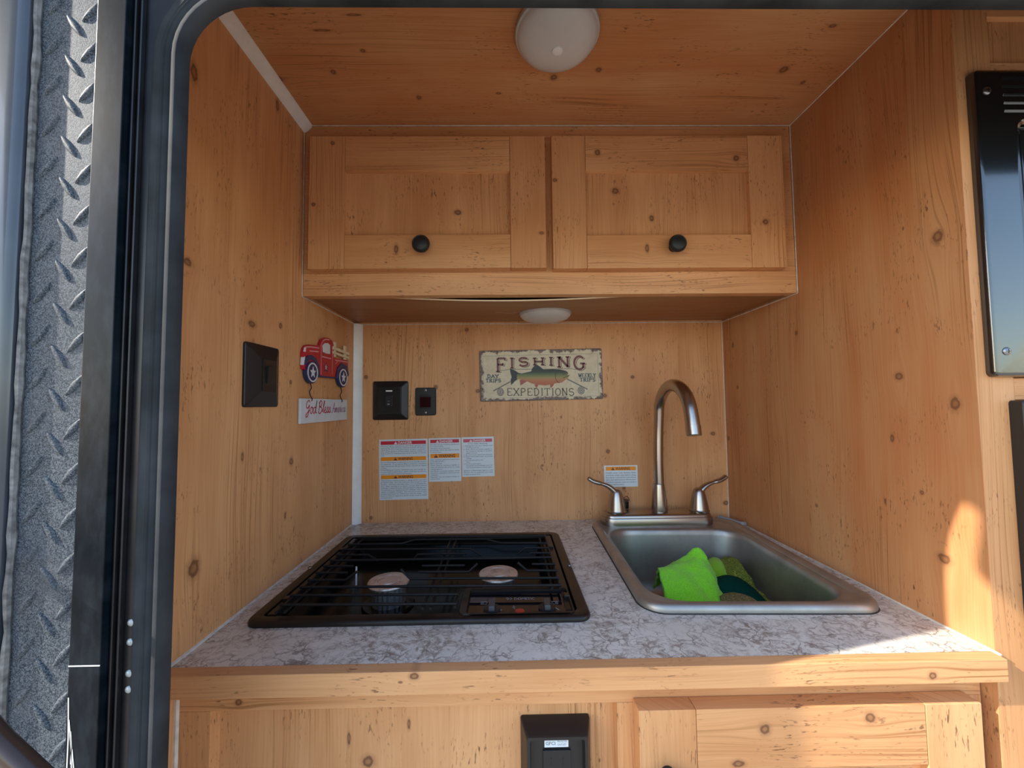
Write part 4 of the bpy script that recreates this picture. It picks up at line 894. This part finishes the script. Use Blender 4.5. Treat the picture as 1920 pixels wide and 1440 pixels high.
t_ = thing('sink_strainer', 'small dark chrome sink strainer behind the left faucet handle', 'strainer', (.641, -.016, .006))
SB = TOP
MB().lathe(SB, .641, -.0155, [(.0085, .004), (.0105, .012), (.0115, .030), (.0118, .050)], 24).build('basket', M['black_deep'], t_)
for z in (.012, .030, .048): MB().lathe(SB, .641, -.0155, [(.0110, z-.001), (.0126, z), (.0110, z+.001)], 24, False, False).build('band', M['chrome'], t_)
MB().tube(smooth_path([(.632, -.022, .048), (.636, -.027, .056), (.645, -.028, .060), (.651, -.022, .054), (.655, -.020, .045)], 5), .0009, 6).build('wire', M['chrome'], t_)
ps = F((.862, -.026, .0075), Vector((.026, -.062, 0)), Vector((.062, .026, 0)))
t_ = thing('plastic_strip', 'small grey plastic strip lying beside the faucet against right wall', 'plastic strip', (.876, -.057, .007))
MB().box(ps, 0, .066, -.004, .004, .0, .0055, .0008).build('body', M['grey_plastic'], t_)
MB().box(ps, .058, .0645, -.0045, .0045, .0, .0062, .0006).build('end_cap', plain('grey_plastic_light', (.45, .47, .48), .4), t_)

# ------------------------------------------------------------------ cloths in the sink
def surf(name, ctrl, mat, label, cat, res=9, th=.0022, rough=.0012, seed=0, parent=None):
    ctrl = [[(p[0] if p[0] < .822 else .822 + (p[0]-.822)*.45, p[1], p[2]) for p in r_] for r_ in ctrl]
    nr, nc = len(ctrl), len(ctrl[0])
    rowsS = [smooth_path(r_, res) for r_ in ctrl]; ncol = len(rowsS[0])
    cols = [smooth_path([rowsS[i][j] for i in range(nr)], res) for j in range(ncol)]
    m = MB(); g = [[None]*ncol for _ in range(len(cols[0]))]
    P_ = [[Vector(cols[j][i]) for j in range(ncol)] for i in range(len(cols[0]))]
    H, Wd = len(P_), ncol
    N_ = [[((P_[min(i+1, H-1)][j]-P_[max(i-1, 0)][j]).cross(P_[i][min(j+1, Wd-1)]-P_[i][max(j-1, 0)])).normalized() for j in range(Wd)] for i in range(H)]
    A = [[None]*Wd for _ in range(H)]; Bq = [[None]*Wd for _ in range(H)]
    for i in range(H):
        for j in range(Wd):
            d = (3.2*rough*noise.noise(P_[i][j]*26 + Vector((seed, 9, 0))) if rough > .0008 else 0) + rough*noise.noise(P_[i][j]*160 + Vector((seed, 0, 0))) + rough*2.2*noise.noise(P_[i][j]*45 + Vector((seed, 5, 0)))
            A[i][j] = m.bm.verts.new(P_[i][j] + N_[i][j]*(d+th)); Bq[i][j] = m.bm.verts.new(P_[i][j] + N_[i][j]*(d-th))
    for i in range(H-1):
        for j in range(Wd-1):
            m.bm.faces.new((A[i][j], A[i][j+1], A[i+1][j+1], A[i+1][j])); m.bm.faces.new((Bq[i][j], Bq[i+1][j], Bq[i+1][j+1], Bq[i][j+1]))
    for i in range(H-1):
        for j in (0, Wd-1): m.bm.faces.new((A[i][j], A[i+1][j], Bq[i+1][j], Bq[i][j]))
    for j in range(Wd-1):
        for i in (0, H-1): m.bm.faces.new((A[i][j], A[i][j+1], Bq[i][j+1], Bq[i][j]))
    o = m.build(name, M[mat], parent, smooth=80)
    if parent is None: tag(o, label, cat)
    return o
# lime cloth: a peaked fold at the back and a broad flap hanging towards the front
surf('cleaning_cloth', [
 [(.650, -.175, -.085), (.672, -.175, -.060), (.690, -.180, -.035), (.708, -.182, -.030), (.730, -.180, -.045), (.752, -.175, -.075)],
 [(.644, -.215, -.050), (.668, -.217, -.026), (.692, -.215, -.014), (.715, -.212, .004), (.732, -.210, -.010), (.748, -.205, -.050)],
 [(.634, -.235, -.030), (.664, -.232, -.020), (.694, -.230, -.012), (.720, -.226, .002), (.737, -.225, -.018), (.745, -.225, -.052)],
 [(.628, -.262, -.014), (.655, -.255, -.011), (.690, -.247, -.014), (.716, -.240, -.010), (.735, -.238, -.026), (.740, -.245, -.055)],
 [(.622, -.285, -.018), (.655, -.280, -.020), (.686, -.268, -.022), (.712, -.262, -.024), (.730, -.262, -.040), (.735, -.270, -.062)],
 [(.620, -.302, -.030), (.662, -.302, -.036), (.690, -.298, -.038), (.710, -.292, -.042), (.726, -.290, -.054), (.735, -.290, -.070)],
 [(.618, -.314, -.055), (.668, -.312, -.058), (.694, -.312, -.056), (.712, -.308, -.056), (.726, -.304, -.064), (.736, -.300, -.080)],
 [(.622, -.305, -.105), (.662, -.305, -.098), (.696, -.305, -.090), (.716, -.303, -.088), (.730, -.298, -.092), (.740, -.292, -.100)]],
 'lime', 'lime green cleaning cloth bunched up in the sink', 'cloth', 8, .0022, .0019, 1)
surf('cleaning_cloth', [
 [(.758, -.165, -.045), (.772, -.160, -.034), (.786, -.162, -.036), (.795, -.165, -.055)],
 [(.752, -.178, -.042), (.768, -.176, -.033), (.784, -.176, -.038), (.792, -.178, -.058)],
 [(.748, -.195, -.055), (.765, -.194, -.044), (.782, -.192, -.050), (.790, -.192, -.068)],
 [(.745, -.210, -.090), (.765, -.210, -.080), (.782, -.208, -.085), (.792, -.205, -.100)]],
 'yellowgreen', 'yellow-green cloth corner showing behind the lime cloth in the sink', 'cloth', 8, .0022, .0010, 4)
surf('scouring_pad', [
 [(.740, -.215, -.075), (.765, -.212, -.062), (.790, -.218, -.066), (.812, -.228, -.085)],
 [(.735, -.232, -.048), (.762, -.232, -.040), (.788, -.242, -.046), (.808, -.262, -.068)],
 [(.726, -.258, -.042), (.752, -.262, -.038), (.778, -.275, -.046), (.796, -.296, -.066)],
 [(.722, -.275, -.058), (.746, -.282, -.054), (.768, -.295, -.060), (.784, -.312, -.080)]],
 'teal', 'dark green curved scouring pad lying between the cloths in the sink', 'scourer', 8, .0035, .0006, 8)
surf('mesh_cloth', [
 [(.795, -.140, -.062), (.815, -.135, -.045), (.835, -.138, -.050), (.850, -.150, -.075)],
 [(.786, -.165, -.055), (.806, -.162, -.042), (.828, -.165, -.045), (.846, -.175, -.066)],
 [(.790, -.190, -.066), (.810, -.190, -.060), (.830, -.192, -.060), (.846, -.200, -.074)],
 [(.796, -.220, -.076), (.812, -.222, -.070), (.828, -.228, -.072), (.838, -.232, -.090)],
 [(.798, -.262, -.072), (.808, -.268, -.066), (.818, -.275, -.072), (.826, -.280, -.090)],
 [(.796, -.300, -.078), (.804, -.306, -.072), (.812, -.312, -.080), (.820, -.315, -.100)]],
 'olive', 'crumpled olive patterned cloth at the right of the heap in the sink', 'cloth', 8, .0015, .0022, 12)
surf('sponge', [
 [(.722, -.286, -.054), (.742, -.292, -.044), (.762, -.302, -.048), (.778, -.314, -.062)],
 [(.716, -.303, -.048), (.738, -.310, -.040), (.760, -.318, -.044), (.776, -.326, -.060)],
 [(.716, -.318, -.074), (.738, -.325, -.068), (.758, -.332, -.072), (.774, -.338, -.086)]],
 'tan', 'tan mesh sponge at the front of the heap in the sink', 'sponge', 8, .0035, .0010, 16)

print('objects', len(bpy.data.objects), 'tris', sum(len(o.data.polygons) for o in bpy.data.objects if o.type == 'MESH'))
